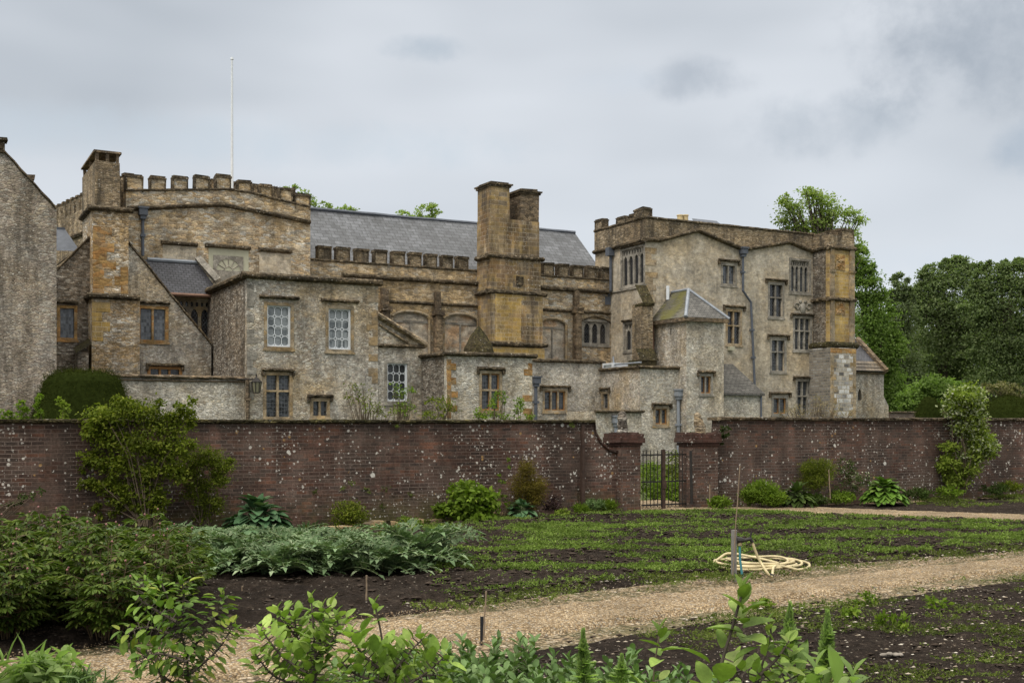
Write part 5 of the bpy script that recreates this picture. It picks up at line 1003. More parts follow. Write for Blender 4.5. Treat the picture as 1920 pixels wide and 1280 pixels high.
for i, (px, py, w_, lab) in enumerate(((1112, 955, 20, 'grassy green tuft at the wall foot left of the gate'), (1140, 956, 16, 'second grassy tuft, closest to the left gate pier'), (1090, 962, 12, 'smallest green tuft left of the gate'))):
    Y = wl_Y(px, .6); shrub('grass_tuft', lab, 'plant', Y, pxb(Y, (px, py-7, w_, 9)), 500, .10, .012, 'bean' if i == 0 else 'fresh', None, 0, up=1.2, sig=.3, kind='blade')
Y = wl_Y(1430, .9)
shrub('leafy_bush', 'bright green feathery bush at the foot of the right hand wall', 'bush', Y, pxb(Y, (1428, 922, 32, 20), (1412, 930, 22, 15), (1448, 932, 24, 14)), 6500, .075, .022, 'fresh', None, 8, .006, sig=.25, up=.6)
hosta(1492, 915, 945, 78, 'clump of strappy green leaves right of the feathery bush', 'deep', .9, 130, .26, 'blade')
Y = wl_Y(1533, .5)
shrub('wall_shrub', 'upright flat topped yellow green shrub with dark bare stems on the right hand wall', 'shrub', Y, pxb(Y, (1518, 880, 18, 20), (1545, 880, 20, 20), (1530, 900, 30, 20)), 9500, .045, .016, 'olive', tuple(AT(1532, 942, Y)), 30, .008, sig=.26, up=.6, shell=.3)
Y = wl_Y(1605, .4)
shrub('climbing_rose', 'thin dark climbing rose dotted with pale flowers on the right hand wall', 'climber', Y, pxb(Y, (1585, 875, 20, 22), (1610, 895, 26, 20), (1590, 915, 24, 16), (1640, 905, 16, 12), dr=.4), 1500, .05, .026, 'deep', tuple(AT(1590, 945, Y)), 16, .009, sig=.35)
t = [o for o in COL.objects if o.name.startswith('climbing_rose')][0]; lv = LV(); blobs(lv, pxb(Y, (1590, 880, 22, 20), (1615, 900, 24, 18), (1595, 910, 20, 14), dr=.4), 200, .04, .035, clump=2, sig=.3, shell=.6); lv.build('flowers', LM['white'], t, t.location)['kind'] = 'stuff'
Y = wl_Y(1812, .5)
b_ = tuple(AT(1805, 925, Y)); cbl = pxb(Y, (1812, 742, 34, 20), (1790, 765, 22, 18), (1822, 775, 26, 26), (1815, 800, 30, 18), (1835, 822, 28, 22), (1850, 842, 20, 18), (1825, 850, 26, 20), (1780, 838, 20, 10), (1780, 872, 24, 22), (1815, 880, 30, 18), (1795, 900, 26, 14), dr=.6)
t = shrub('flowering_climber', 'tall pale green climber covered in white blossom spilling over the right hand wall', 'climber', Y, cbl, 9000, .090, .046, 'lime', b_, 22, .016, sig=.3, shell=.45, clump=14, kind='low')
lv = LV(); blobs(lv, cbl[:7], 2600, .08, .05, clump=6, sig=.3, shell=.85); lv.build('flowers', LM['white'], t, b_)['kind'] = 'stuff'
for px, py, w_, mat, lab in ((1782, 925, 26, 'fresh', 'low lime green clump at the foot of the white flowered climber'), (1722, 928, 24, 'deep', 'low dark leafy clump right of the mid green hosta'), (1868, 920, 22, 'deep', 'small dark clump at the wall right of the flowered climber'), (1893, 915, 20, 'olive', 'small wispy clump by the right edge at the wall foot'), (1350, 945, 22, 'fresh', 'low green leaves at the foot of the right gate pier'), (1580, 935, 24, 'fresh', 'low leafy clump below the dark climbing rose'), (1530, 940, 20, 'deep', 'low dark clump under the flat topped shrub')):
    Y = wl_Y(px, .8); shrub('low_plant', lab, 'plant', Y, pxb(Y, (px, py-3, w_, 9)), 700, .085, .03, mat, None, 0, sig=.35, up=.5)
Y = wl_Y(1358, .2)
shrub('ivy', 'patch of ivy where the right hand wall meets its pier', 'ivy', Y, pxb(Y, (1360, 808, 9, 12), (1352, 825, 7, 12), (1300, 812, 8, 5), dr=.5), 420, .05, .04, 'deep', None, 0, sig=.4)
Y = wl_Y(30, .5)
shrub('wall_rose', 'straggling rose shoot on the brick wall at the left edge', 'climber', Y, pxb(Y, (55, 932, 20, 10), (25, 945, 16, 8), (75, 922, 10, 6), dr=.4), 220, .05, .03, 'deep', tuple(AT(-10, 985, Y)), 12, .012, sig=.4)
wp = MB()
lv = LV()
for px, py, r_ in ((658, 905, 7), (728, 917, 9), (642, 916, 6), (590, 920, 4), (712, 948, 6), (742, 800, 4), (1072, 797, 4), (690, 918, 5), (770, 925, 5)):
    Yw = uY(px, vW-.1)[1]; blobs(lv, pxb(Yw, (px, py, r_, r_*.8)), 60, .045, .016, sig=.45)
tag(lv.build('wall_weeds', LM['verge_weed']), kind='stuff')
# ------------------------------------------------------------------ behind the brick wall
def yew(px, py0, py1, wt_, wb, Y, lab, name='clipped_yew', rnd=False):
    "a clipped dome: lathe core dressed all over with short needles"
    s_ = Y/F; x0 = AT(px, HZ, Y).x; zt_, zb_ = EYE+(HZ-py0)*s_, EYE+(HZ-py1)*s_; t = empty(name, (x0, Y, 0), lab, 'topiary'); m = MB(); n = 40
    prof = [(wb/2*s_+(wb-wt_)/2*s_*(zb_/(zt_-zb_)), 0), (wb/2*s_, zb_), (wt_/2*s_*1.08, zb_+(zt_-zb_)*.80), (wt_/2*s_*.92, zb_+(zt_-zb_)*.92), (wt_/2*s_*.6, zb_+(zt_-zb_)*.985), (0.02, zt_)]
    if rnd: prof = [(wb/2*s_, 0), (wb/2*s_, zb_*.8)]+[(wb/2*s_*math.cos(t*math.pi/16), zb_*.8+(zt_-zb_*.8)*math.sin(t*math.pi/16)) for t in range(1, 8)]+[(.02, zt_)]
    fine = []
    for (r0_, z0_), (r1_, z1_) in zip(prof[:-1], prof[1:]):
        k = max(1, int(math.hypot(r1_-r0_, z1_-z0_)/.25)); fine += [(r0_+(r1_-r0_)*i/k, z0_+(z1_-z0_)*i/k) for i in range(k)]
    fine.append(prof[-1]); P_ = []; D_ = []
    for i, (r_, z_) in enumerate(fine):
        r2, z2 = fine[min(i+1, len(fine)-1)]; r1, z1 = fine[max(i-1, 0)]; nr, nz = (z2-z1), -(r2-r1)
        for q in range(n):
            a = 2*math.pi*q/n; w_ = 1+.035*mnoise.noise(Vector((math.cos(a)*2, math.sin(a)*2, z_*1.5+px))); m.v.append((r_*w_*math.cos(a), r_*w_*math.sin(a), z_))
    for i in range(len(fine)-1):
        for q in range(n): m.f.append((i*n+q, i*n+(q+1) % n, (i+1)*n+(q+1) % n, (i+1)*n+q))
    me = newmesh('core', m.v, m.f); core = link('crown', me, plain('yew_core_'+str(px), (.016, .022, .005), 1, .3, 6, spec=0.), t, (0, 0, 0))
    ar = np.array([p.area for p in me.polygons]); ce = np.array([p.center for p in me.polygons]); no = np.array([p.normal for p in me.polygons]); no *= np.sign((no*np.stack([ce[:, 0], ce[:, 1], np.full(len(ce), .5)], 1)).sum(1))[:, None]
    k = int(min(42000, ar.sum()*650)); ix = RNG.choice(len(ar), k, p=ar/ar.sum()); sz = np.sqrt(ar[ix])[:, None]; P_ = ce[ix]+RNG.normal(size=(k, 3))*sz*.4; lv = LV(); A = no[ix]*.9+rdir(k)*.8+np.array([0, 0, .3]); lv.add(P_-no[ix]*.02, A, rdir(k), .065, .026); lv.build('needles', LM['yew'], t); return t
yew(156, 697, 790, 124, 184, 43.5, 'big dark clipped yew dome in front of the pale stone wall')
yew(1742, 744, 790, 40, 54, 62, 'small clipped yew dome in front of the trees', rnd=True)
yew(1890, 742, 790, 84, 110, 60, 'wide low clipped yew behind the wall at the right edge', rnd=True)
def shoots(px, py0, py1, Y, mat, lab, n=160, L=.07, W=.035, rx=10, twn=8):
    hh = (py1-py0); return shrub('garden_plant', lab, 'plant', Y, pxb(Y, *[(px+J(rx*.5), py0+hh*f_, rx*(.5+.5*f_), hh*.22) for f_ in (.15, .45, .75)], dr=.7), int(n*1.6), L, W, mat, (AT(px, py1, Y).x, Y, .02), twn, .012, sig=.35)
for px, y0, mat, lab, rx in ((8, 765, 'fresh', 'young green shoot behind the wall at the left edge', 16), (42, 752, 'fresh', 'leafy green shoot rising over the wall left of the yew dome', 13), (72, 740, 'fresh', 'thin shoot at the left foot of the yew dome', 8), (118, 742, 'lime', 'bright shoot in front of the yew dome', 10)):
    shoots(px, y0, 800, 24.2, mat, lab, 260, .07, .04, rx)
def twiggy(name, lab, Y, bl, n, mat, px, stems, L=.10, W=.05):
    shrub(name, lab, 'shrub', Y, pxb(Y, *bl, dr=.7), n, L, W, mat, (AT(px, 800, Y).x, Y, .02), stems, .03, sig=.35, shell=.35, clump=9)
twiggy('sparse_shrub', 'sparse twiggy shrub in front of the block below the sash windows', 44, ((665, 730, 22, 16), (690, 755, 30, 22), (655, 748, 14, 10), (720, 770, 30, 14)), 420, 'olive', 690, 34)
twiggy('sparse_shrub', 'sparse shrub with green tips across the dark lattice window', 44, ((745, 735, 14, 16), (770, 732, 16, 8), (755, 765, 24, 16)), 420, 'fresh', 750, 22)
twiggy('sparse_shrub', 'sparse olive shrub left of the low front block', 43, ((825, 752, 26, 12), (838, 762, 18, 14), (815, 778, 30, 10)), 560, 'olive', 825, 18)
twiggy('sparse_shrub', 'light green leafy shoots in front of the tall casement of the low block', 42, ((930, 752, 12, 18), (945, 745, 8, 14), (905, 776, 26, 12), (940, 778, 20, 10)), 640, 'fresh', 925, 16)
twiggy('sparse_shrub', 'green leafy shoot right of the tall casement of the low block', 42, ((972, 768, 10, 18), (975, 750, 8, 8), (990, 782, 12, 8)), 340, 'fresh', 972, 10)
twiggy('pale_climber', 'tangle of pale bare twigs before the tall grey range', 46, ((1500, 772, 28, 16), (1555, 768, 32, 18), (1535, 752, 20, 12), (1590, 778, 18, 10), (1470, 775, 12, 8)), 700, 'dry', 1530, 60, .09, .03)
for px, py, w_, h_, mat, lab in ((1225, 900, 26, 40, 'fresh', 'green perennials seen through the left half of the gate'), (1268, 890, 24, 46, 'olive', 'taller leafy plants seen through the right half of the gate'), (1250, 920, 30, 24, 'fresh', 'pale low foliage behind the gate bars')):
    Y = 31.5 if py < 910 else 30.6; shrub('garden_plant', lab, 'plant', Y, pxb(Y, (px, py, w_, h_), (px+8, py+14, w_*.8, h_*.6)), 1500, .09, .045, mat, None, 8, .01, sig=.3)
# ------------------------------------------------------------------ trees beyond the house
def tree(lab, Y, bl, n, L, mat, tpx, tr=.35, limbs=14, dr=.8, name='tree', group=None, sub=0, **k):
    x0 = AT(tpx, HZ, Y).x; t = empty(name, (x0, Y, 0), lab, 'tree', group); lv = LV(); bl = list(bl)
    for px, py, rx, ry in (list(bl) if sub else ()):
        for q in range(sub): a = random.uniform(-.3, math.pi+.3) if py < 640 else random.random()*6.28; e_ = random.uniform(.22, .42); bl.append((px+rx*.95*math.cos(a), py-ry*.95*math.sin(a), rx*e_, ry*e_*random.uniform(.5, 1.0)))
    B_ = pxb(Y, *bl, dr=dr); k.setdefault('sig', .24); k.setdefault('shell', .5); k.setdefault('clump', 26); k.setdefault('flat', .32); C = blobs(lv, B_, n, L, L*.55, **k); lv.build('crown', LM[mat], t, (x0, Y, 0))
    m = MB(); zt_ = max(b[0][2] for b in B_); zb_ = min(b[0][2] for b in B_); top = Vector((np.mean([b[0][0] for b in B_]), Y, zb_+(zt_-zb_)*.75)); pts = [Vector((x0, Y, -.2)).lerp(top, i/6)+Vector((J(.25), J(.25), 0))*(i > 0) for i in range(7)]; m.tube(pts, [tr*(1-.13*i) for i in range(7)], 7)
    for c in C[RNG.permutation(len(C))[:limbs]]:
        c = Vector(c); f_ = min(.95, max(.3, (c.z-2)/max(1, top.z)*.72)); b = Vector((x0, Y, -.2)).lerp(top, f_); m_ = b.lerp(c, .5)+Vector((J(.4), J(.4), (c-b).length*.1)); m.tube([b, b.lerp(m_, .5), m_, c], [tr*.36, tr*.28, tr*.18, tr*.05], 5, False)
    m.build('trunk', M['bark'], t, (x0, Y, 0)); return t
tree('tall airy tree rising behind the golden corner tower', 92, ((1488, 392, 26, 20), (1470, 415, 18, 14), (1535, 374, 30, 18), (1515, 362, 20, 12), (1560, 398, 30, 20), (1500, 425, 30, 18), (1540, 415, 30, 20), (1478, 440, 22, 12), (1595, 404, 22, 12), (1612, 415, 14, 9), (1590, 440, 26, 18), (1530, 445, 44, 14), (1608, 462, 16, 14), (1605, 482, 12, 12), (1470, 375, 14, 12)), 6400, .25, 'tree_light', 1548, .42, 150, sig=.42, shell=.2, clump=10)
tree('bright green narrow tree right of the golden tower', 104, ((1612, 500, 22, 34), (1630, 545, 28, 40), (1640, 600, 36, 46), (1645, 660, 42, 48), (1652, 715, 42, 44), (1660, 755, 36, 34)), 30000, .26, 'tree_bright', 1640, .5, 14, sig=.36, shell=.25, sub=7)
tree('grey green feathery tree between the bright tree and the dark ones', 112, ((1690, 545, 16, 30), (1677, 532, 8, 14), (1668, 560, 10, 14), (1705, 560, 10, 16), (1692, 595, 26, 36), (1680, 640, 30, 40), (1700, 690, 34, 44), (1715, 745, 40, 40)), 20000, .25, 'tree_grey', 1695, .5, 14, sig=.36, shell=.25, sub=7)
tree('large dark tree, the tallest of the right hand clump', 118, ((1760, 530, 34, 34), (1798, 515, 34, 30), (1740, 575, 38, 40), (1790, 580, 52, 48), (1798, 496, 12, 14), (1772, 502, 10, 14), (1738, 520, 10, 16), (1825, 505, 14, 14), (1712, 560, 14, 14), (1760, 650, 62, 54), (1815, 660, 40, 60)), 40000, .27, 'tree_dark_hazy', 1775, .6, 18, sig=.36, shell=.25, sub=7)
tree('broad dark green tree at the right edge', 112, ((1860, 530, 32, 30), (1858, 506, 14, 14), (1885, 502, 16, 12), (1912, 500, 14, 14), (1838, 522, 12, 14), (1826, 550, 14, 16), (1900, 525, 34, 28), (1845, 580, 38, 44), (1900, 585, 54, 50), (1880, 650, 60, 56), (1935, 640, 48, 60), (1950, 550, 40, 40), (1870, 715, 60, 40)), 44000, .27, 'tree_dark_hazy', 1890, .6, 18, sig=.36, shell=.25, sub=7)
tree('low spreading bright green bush tree behind the far brick wall', 84, ((1755, 728, 44, 24), (1715, 748, 30, 20), (1790, 748, 34, 22), (1740, 765, 50, 18)), 9000, .26, 'tree_bright', 1750, .25, 8, sig=.25)
tree('pale twiggy shrub above the wide low yew', 70, ((1872, 728, 34, 12), (1900, 735, 30, 10)), 1200, .20, 'tan', 1880, .12, 30, sig=.3)
tree('treetop behind the corner of the battlemented hall', 120, ((548, 356, 16, 10), (570, 372, 18, 16), (605, 386, 22, 10), (560, 395, 30, 16)), 1300, .30, 'tree_light', 570, .4, 20, sig=.25)
tree('small treetop showing over the slate roof ridge', 120, ((655, 391, 13, 9), (640, 400, 16, 8)), 330, .30, 'tree_light', 655, .3, 8, sig=.3)
tree('rounded treetop over the ridge left of the central chimney', 120, ((800, 396, 25, 17), (756, 405, 17, 9), (790, 420, 40, 14)), 1500, .30, 'tree_light', 795, .4, 20, sig=.24)
lv = LV(); blobs(lv, pxb(150, *[(1640+i*38, 640+30*math.sin(i*2.1), 46, 70) for i in range(22)], *[(1650+i*40, 740, 50, 60) for i in range(20)]), 52000, .7, .4, sig=.25); tag(lv.build('distant_wood', LM['tree_dark_hazy']), kind='stuff')
# ------------------------------------------------------------------ beds in front
def gz(x, y): return .05+GH(x, y)
def instance(root, kids, loc, rz, s_, first):
    r = root if first else root.copy()
    if not first:
        COL.objects.link(r)
        for k in kids: c = k.copy(); COL.objects.link(c); c.parent = r
    r.location = loc; r.rotation_euler = (0, 0, rz); r.scale = (s_, s_, s_*random.uniform(.92, 1.06)); return r
def peony():
    t = empty('peony_bush', (0, 0, 0), 'bushy peony with dark cut leaves, red stems and closed buds in the left bed', 'peony', 'peonies in the left bed'); lv = LV(); st = MB(); bd = MB()
    for i in range(34):
        a = random.random()*6.283; r_ = .5*math.sqrt(random.random()); h = .98*(1-.45*(r_/.5)**2)*random.uniform(.82, 1.05); tip = Vector((r_*math.cos(a)*1.05, r_*math.sin(a)*1.05, h)); base = Vector((tip.x*.35, tip.y*.35, 0)); pts = [base, base.lerp(tip, .5)+Vector((0, 0, .06)), tip]; st.tube(pts, [.004, .004, .003], 4, False)
        if i % 4 == 0: up_ = tip+Vector((J(.02), J(.02), random.uniform(.05, .13))); st.tube([tip, up_], [.004, .003], 4, False); blob(bd, up_.x, up_.y, up_.z+.008, .012, .012, .013, 4)
        for f_ in (.16, .3, .44, .57, .69, .80, .9):
            p = base.lerp(tip, f_)+Vector((0, 0, .05)); aa = a+J(2.4); d = Vector((math.cos(aa), math.sin(aa), random.uniform(.1, .45))).normalized(); L = random.uniform(.14, .24); p1 = p+d*L; st.tube([p, p1], [.004, .003], 3, False)
            n = 9; q = np.linspace(-1.9, 1.9, n)+RNG.normal(size=n)*.15; A = np.stack([np.cos(aa+q*.62), np.sin(aa+q*.62), np.full(n, -.02)-.22*np.abs(q)*.5+RNG.normal(size=n)*.15], 1)
            P_ = np.array(p1)[None]-np.array(d)[None]*np.abs(q)[:, None]*.035; lv.add(P_, A, np.array([[0, 0, 1.]])+RNG.normal(size=(n, 3))*.25, .118*(.8+.4*RNG.random(n)), .034, 'lance')
    return t, [st.build('stems', M['redstem'], t), lv.build('foliage', LM['peony'], t), bd.build('buds', M['bud'], t)]
pv = [peony() for _ in range(3)]
spots = []
for row, (y0, xa, xb, n) in enumerate(((11.5, -5.9, -4.15, 3), (12.2, -6.3, -3.9, 4), (12.95, -6.7, -4.0, 5), (13.8, -7.1, -4.3, 5), (14.6, -7.4, -4.6, 5))):
    for i in range(n): spots.append((xa+(xb-xa)*i/(n-1)+J(.15), y0+J(.18)))
used = set()
for i, (x, y) in enumerate(spots): k = i % 3; instance(*pv[k], (x, y, gz(x, y)), random.random()*6.28, random.uniform(.86, 1.08), k not in used); used.add(k)
def cardoon(seed):
    random.seed(seed); t = empty('cardoon', (0, 0, 0), 'silvery grey green cardoon with long jagged arching leaves, massed in the middle bed', 'cardoon', 'cardoons in the middle bed'); lv = LV(); st = MB()
    for i in range(44):
        a = i*2.4+J(.3); el_ = random.uniform(.35, 1.45); L = random.uniform(.55, .9); n = 11; tw_ = J(.6); pts = []; p = Vector((.04*math.cos(a), .04*math.sin(a), .02)); e = el_
        for k in range(n): pts.append(p.copy()); p = p+Vector((math.cos(a)*math.cos(e), math.sin(a)*math.cos(e), math.sin(e)))*L/n; e -= (.05+.075*el_)*random.uniform(.8, 1.2)
        st.tube(pts, [.016*(1-.07*k) for k in range(n)], 4, False)
        for k in range(2, n):
            d = (pts[k]-pts[k-1]).normalized(); sd = d.cross(Vector((J(.5)+tw_*.9, tw_, 1))); sd = sd.normalized() if sd.length > .05 else Vector((-math.sin(a), math.cos(a), 0)); nn = sd.cross(d).normalized()
            if nn.z < 0: nn = -nn
            wl_ = .155*math.sin(math.pi*(.18+.78*k/n))**.8
            for s_ in (-1, 1):
                ax = (sd*s_*.85+d*.55+nn*.22+Vector((0, 0, J(.12)))).normalized(); Ps, As, Ls = [pts[k]], [ax], [wl_]
                for f_, g in ((.3, .9), (.45, -.75), (.62, .8), (.75, -.6)): Ps.append(pts[k]+ax*wl_*f_); As.append((ax+d*g*s_*s_+nn*J(.2)).normalized()); Ls.append(wl_*(.55-.25*f_))
                lv.add(np.array([list(q) for q in Ps]), np.array([list(q) for q in As]), np.array([list(nn)]*5)+RNG.normal(size=(5, 3))*.15, np.array(Ls), np.array(Ls)*.36)
        lv.add([list(pts[-1])], [list(pts[-1]-pts[-2])], [[0, 0, 1]], .16, .06)
    return t, [st.build('stems', M['greenstem'], t), lv.build('foliage', LM['cardoon'], t)]
cvar = [cardoon(i) for i in range(3)]
used = set(); random.seed(11)
cs = [(-3.75, 16.2, 1.0), (-3.0, 15.9, 1.05), (-2.25, 16.2, 1.1), (-1.55, 16.3, 1.0), (-1.15, 17.0, 1.1), (-2.1, 17.3, 1.05), (-3.0, 17.2, 1.1), (-3.9, 17.4, 1.1), (-4.7, 17.8, 1.0), (-3.4, 18.6, 1.0), (-4.6, 19.0, .95), (-5.6, 18.8, .95), (-6.5, 18.9, .9), (-7.4, 19.0, .9), (-2.6, 18.3, .95)]
for i, (x, y, s_) in enumerate(cs):
    k = i % 3; r = instance(*cvar[k], (x-.25, y, gz(x, y)), random.random()*6.28, s_, k not in used); used.add(k)
    if i == 4: r['label'] = 'tallest silver cardoon at the right end of the bed, its leaves reaching over the soil'; r.scale = (1.25, 1.25, 1.4)
# ------------------------------------------------------------------ weeds over the plots
def inpoly(P_, x, y):
    c = np.zeros(len(x), bool); j = len(P_)-1
    for i in range(len(P_)):
        xi, yi = P_[i]; xj, yj = P_[j]; c ^= ((yi > y) != (yj > y)) & (x < (xj-xi)*(y-yi)/(yj-yi+1e-12)+xi); j = i
    return c
def weeds(name, poly, n, dens, L, mat, rl=7, z0=.07, kind='low', spread=.6):
    P_ = np.array(poly); x = RNG.uniform(P_[:, 0].min(), P_[:, 0].max(), n); y = RNG.uniform(P_[:, 1].min(), P_[:, 1].max(), n); ok = inpoly(P_, x, y); x, y = x[ok], y[ok]
    d = np.array([dens(a, b) for a, b in zip(x, y)]); ok = RNG.random(len(x)) < d; x, y = x[ok], y[ok]; m = len(x); s_ = np.repeat(.55+RNG.random(m), rl)
    gx = np.array([GH(a, b) for a, b in zip(x, y)]); B_ = np.stack([x, y, z0+gx+.02*RNG.random(m)], 1); B_ = np.repeat(B_, rl, 0)+RNG.normal(size=(m*rl, 3))*np.array([L*spread, L*spread, L*.25]); A = rdir(m*rl, .35); lv = LV(); lv.add(B_, A, rdir(m*rl, 1.5), L*s_, L*.5*s_, kind); return tag(lv.build(name, LM[mat]), kind='stuff')
def nz(x, y, s_=1., o=0.): return mnoise.fractal(Vector((x*s_, y*s_, o)), 1.0, 2.0, 4)
def d1(x, y):
    t = (F/y)*EYE+HZ                                  # rows run across the plot
    row = -x*.10+y
    band = .5+.5*math.sin(row*2.25+1.1+nz(x*.35, y*.35, 1, 3)*2.0); v = nz(x*.5, y*1.3, 1., 1.)*1.15+nz(x*1.6, y*2.2, 1., 4.)*.5+band*.55-.20
    if y > 25.2+.15*x: v -= .35
    if row < 16.4: v -= .12
    return min(1, max(.05, v*1.25+.20))**1.2
plotA = g2((700, 1010), (820, 990), (980, 974), (1240, 963), (1430, 965), (1920, 985), (2080, 992), (2080, 1005), (1920, 1028), (1480, 1062), (1330, 1080), (1000, 1112), (800, 1130), (800, 1060))
weeds('weeds', plotA, 82000, d1, .034, 'weed', 7, .10)
vergeA = g2((760, 1135), (1000, 1100), (1330, 1066), (1480, 1048), (1920, 1012), (2080, 1002), (2080, 1022), (1920, 1040), (1500, 1080), (1000, 1136), (740, 1168))
weeds('verge_weeds', vergeA, 34000, lambda x, y: max(0, min(1, .42+nz(x, y, 1.1, 5)*1.3)), .03, 'verge_weed', 6, .05)
p2v = [(16, 20.0), (8, 16.5), (3.8, 13.65), (2.2, 12.6), (1.2, 11.6), (3.2, 8), (9, 8), (16, 12)]
weeds('verge_weeds', p2v, 95000, lambda x, y: max(0, min(1, (nz(x*.45, y*.9, 1, 8)*1.9+nz(x*2, y*2, 1, 2)*.5+(.42 if y > 10.9+(x-1.5)*.62 else .10)))), .026, 'verge_weed', 6, .06)
for px, py, w_ in ((1625, 1143, 24), (1590, 1165, 14), (1690, 1188, 20), (1660, 1183, 12), (1700, 1015, 22), (1430, 1150, 20), (1750, 1150, 16)):
    p = G(px, py); sz_ = w_/F*p.y; shrub('weed_clump', {1625: 'pale broad leaved weed on the lower plot', 1590: 'small weed left of the pale broad leaved one', 1690: 'larger flat weed low on the right plot', 1660: 'yellowish weed beside the larger flat one', 1700: 'darker tall weed clump on the upper plot right of the hose', 1430: 'weed clump at the corner of the lower plot by the path', 1750: 'small weed in the grassy patch at right'}[px], 'weed', p.y, [((p.x, p.y, .12), (sz_, sz_*.8, .08))], 90, .07, .035, 'fresh', None, 0, sig=.4)
for p0_, p1_, n_, o_ in ((1340, 1960, 9000, .5), (560, 1140, 3500, .75), (1640, 2000, 5000, 2.6)):
    weeds('border_weeds', [tuple(uv2xy(WU(q), vW-d)) for q, d in ((p0_, .05), (p1_, .05), (p1_, o_), (p0_, o_))], n_, lambda x, y: max(0, min(1, .3+nz(x, y, .8, 12)*1.6)), .05, 'verge_weed', 7, .06)
# loose stones and clods
def pebbles(name, poly, n, s0, s1, mat, z=.06):
    P_ = np.array(poly); m = MB(); k = 0
    while k < n:
        x, y = random.uniform(P_[:, 0].min(), P_[:, 0].max()), random.uniform(P_[:, 1].min(), P_[:, 1].max())
        if not inpoly(P_, np.array([x]), np.array([y]))[0]: continue
        r_ = s0+(s1-s0)*random.random()**4; b = len(m.v); zz = z+GH(x, y)
        for (a, c_, e_) in ((1, 0, 0), (.2, .8, .1), (-1, .1, 0), (-.1, -.8, .1), (.25, .1, .42), (0, 0, -.5)): m.v.append((x+a*r_*random.uniform(.7, 1.3), y+c_*r_*random.uniform(.7, 1.3), zz+e_*r_*random.uniform(.7, 1.2)))
        for f_ in ((0, 1, 4), (1, 2, 4), (2, 3, 4), (3, 0, 4), (1, 0, 5), (2, 1, 5), (3, 2, 5), (0, 3, 5)): m.f.append(tuple(b+i for i in f_))
        k += 1
    return tag(m.build(name, mat), kind='stuff')
kk = NT('loose_stone'); g_ = kk.n('ShaderNodeNewGeometry'); ms_ = kk.finish(kk.ramp(g_.outputs['Random Per Island'], [(0, (.16, .125, .09)), (.6, (.30, .25, .19)), (1, (.50, .46, .39))]), .9, kk.noise(kk.obj(), 40, 3), .4, .01, .15)
kk = NT('clod'); ms2 = kk.finish(kk.ramp(kk.noise(kk.obj(), 12, 5), [(.3, (.018, .0135, .010)), (.7, (.065, .049, .038))]), .97, kk.noise(kk.obj(), 40, 4), .8, .02, .08)
plot2c = [(14, 19), (8, 16.5), (3.8, 13.7), (2.2, 12.6), (.4, 11.1), (-.6, 10), (2, 8), (9, 8)]
pebbles('stones', plot2c, 3200, .006, .030, ms_, .095); pebbles('stones', vergeA, 1400, .008, .035, ms_, .05); pebbles('clods', plotA, 6500, .015, .07, ms2, .10); pebbles('clods', plot1, 4500, .015, .06, ms2, .09); pebbles('clods', plot2c, 4500, .01, .045, ms2, .08)
kk = NT('spilt_gravel'); g_ = kk.n('ShaderNodeNewGeometry'); ms3 = kk.finish(kk.ramp(g_.outputs['Random Per Island'], [(0, (.17, .115, .065)), (.5, (.36, .26, .15)), (1, (.52, .43, .31))]), .9, None, spec=.15)
for pth, sg in ((path_top, 1), (path_bot[::-1], -1)):
    strip = [(x-.05*sg, y-.12*sg) for x, y in pth]+[(x-.22*sg, y+.42*sg) for x, y in pth][::-1]
    pebbles('spilt_gravel', strip, 4200, .006, .016, ms3, .03); weeds('verge_weeds', strip, 9000, lambda x, y: max(0, nz(x, y, 1.4, 3)*1.6-.05), .028, 'verge_weed', 6, .04)
p = G(1668, 1246); m = MB()
for dx, r_ in ((-.05, .05), (.0, .042), (.06, .05), (.1, .035)): blob(m, dx, J(.02), .018+J(.008), r_*.8, .03+J(.01), .018, 6)
tag(m.build('flint', plain('flint', (.20, .175, .145), .8, .5, 30), loc=(p.x, p.y, .08), smooth=True), 'knobbly pale flint lying on the dark soil at lower right', 'stone')
# ------------------------------------------------------------------ standpipe, hose, canes
p0 = G(1377, 1086); s_ = F/p0.y; b0_ = Vector((p0.x, p0.y, .03)); sp_ = empty('standpipe', b0_, 'grey wooden post with a garden tap and a blue supply pipe beside the coiled hose', 'standpipe')
m = MB(); m.box(-.04, .03, -.03, .03, -.1, 89/s_, .003); m.build('post', M['greywood'], sp_)
m = MB(); m.tube([(.11, -.02, 0), (.075, -.02, 33/s_), (.07, -.02, 62/s_)], .017, 8); m.build('supply_pipe', plain('blue_pipe', (.06, .22, .25), .4, .15, 5), sp_)
m = MB(); h_ = 70/s_; m.tube([(.07, -.02, 60/s_), (.07, -.02, h_+.01)], .035, 8); m.build('brass_nut', plain('brass', (.36, .30, .17), .4, .2, 8, .5), sp_)
m = MB(); m.tube([(.03, -.02, h_), (.09, -.02, h_), (.14, -.02, h_)], [.05, .045, .025], 8); m.tube([(.14, -.02, h_), (.22, -.02, h_+.02), (.25, -.02, h_-.03)], [.024, .03, .026], 8); m.tube([(.21, -.02, h_+.01), (.24, -.02, h_+.12)], .014, 6); m.build('tap', M['iron'], sp_)
hc = G(1424, 1067); hb = []; rnd = random.Random(3)
tapx = b0_+Vector((.25, -.02, h_-.03))
hb += [tapx, tapx+Vector((.04, 0, -.12)), tapx+Vector((.10, -.02, -.26)), tapx+Vector((.24, -.10, -.47))]
hb += [Vector((hc.x+.12, hc.y-.50, .12)), Vector((hc.x+.42, hc.y-.56, .07))]
turns = 5
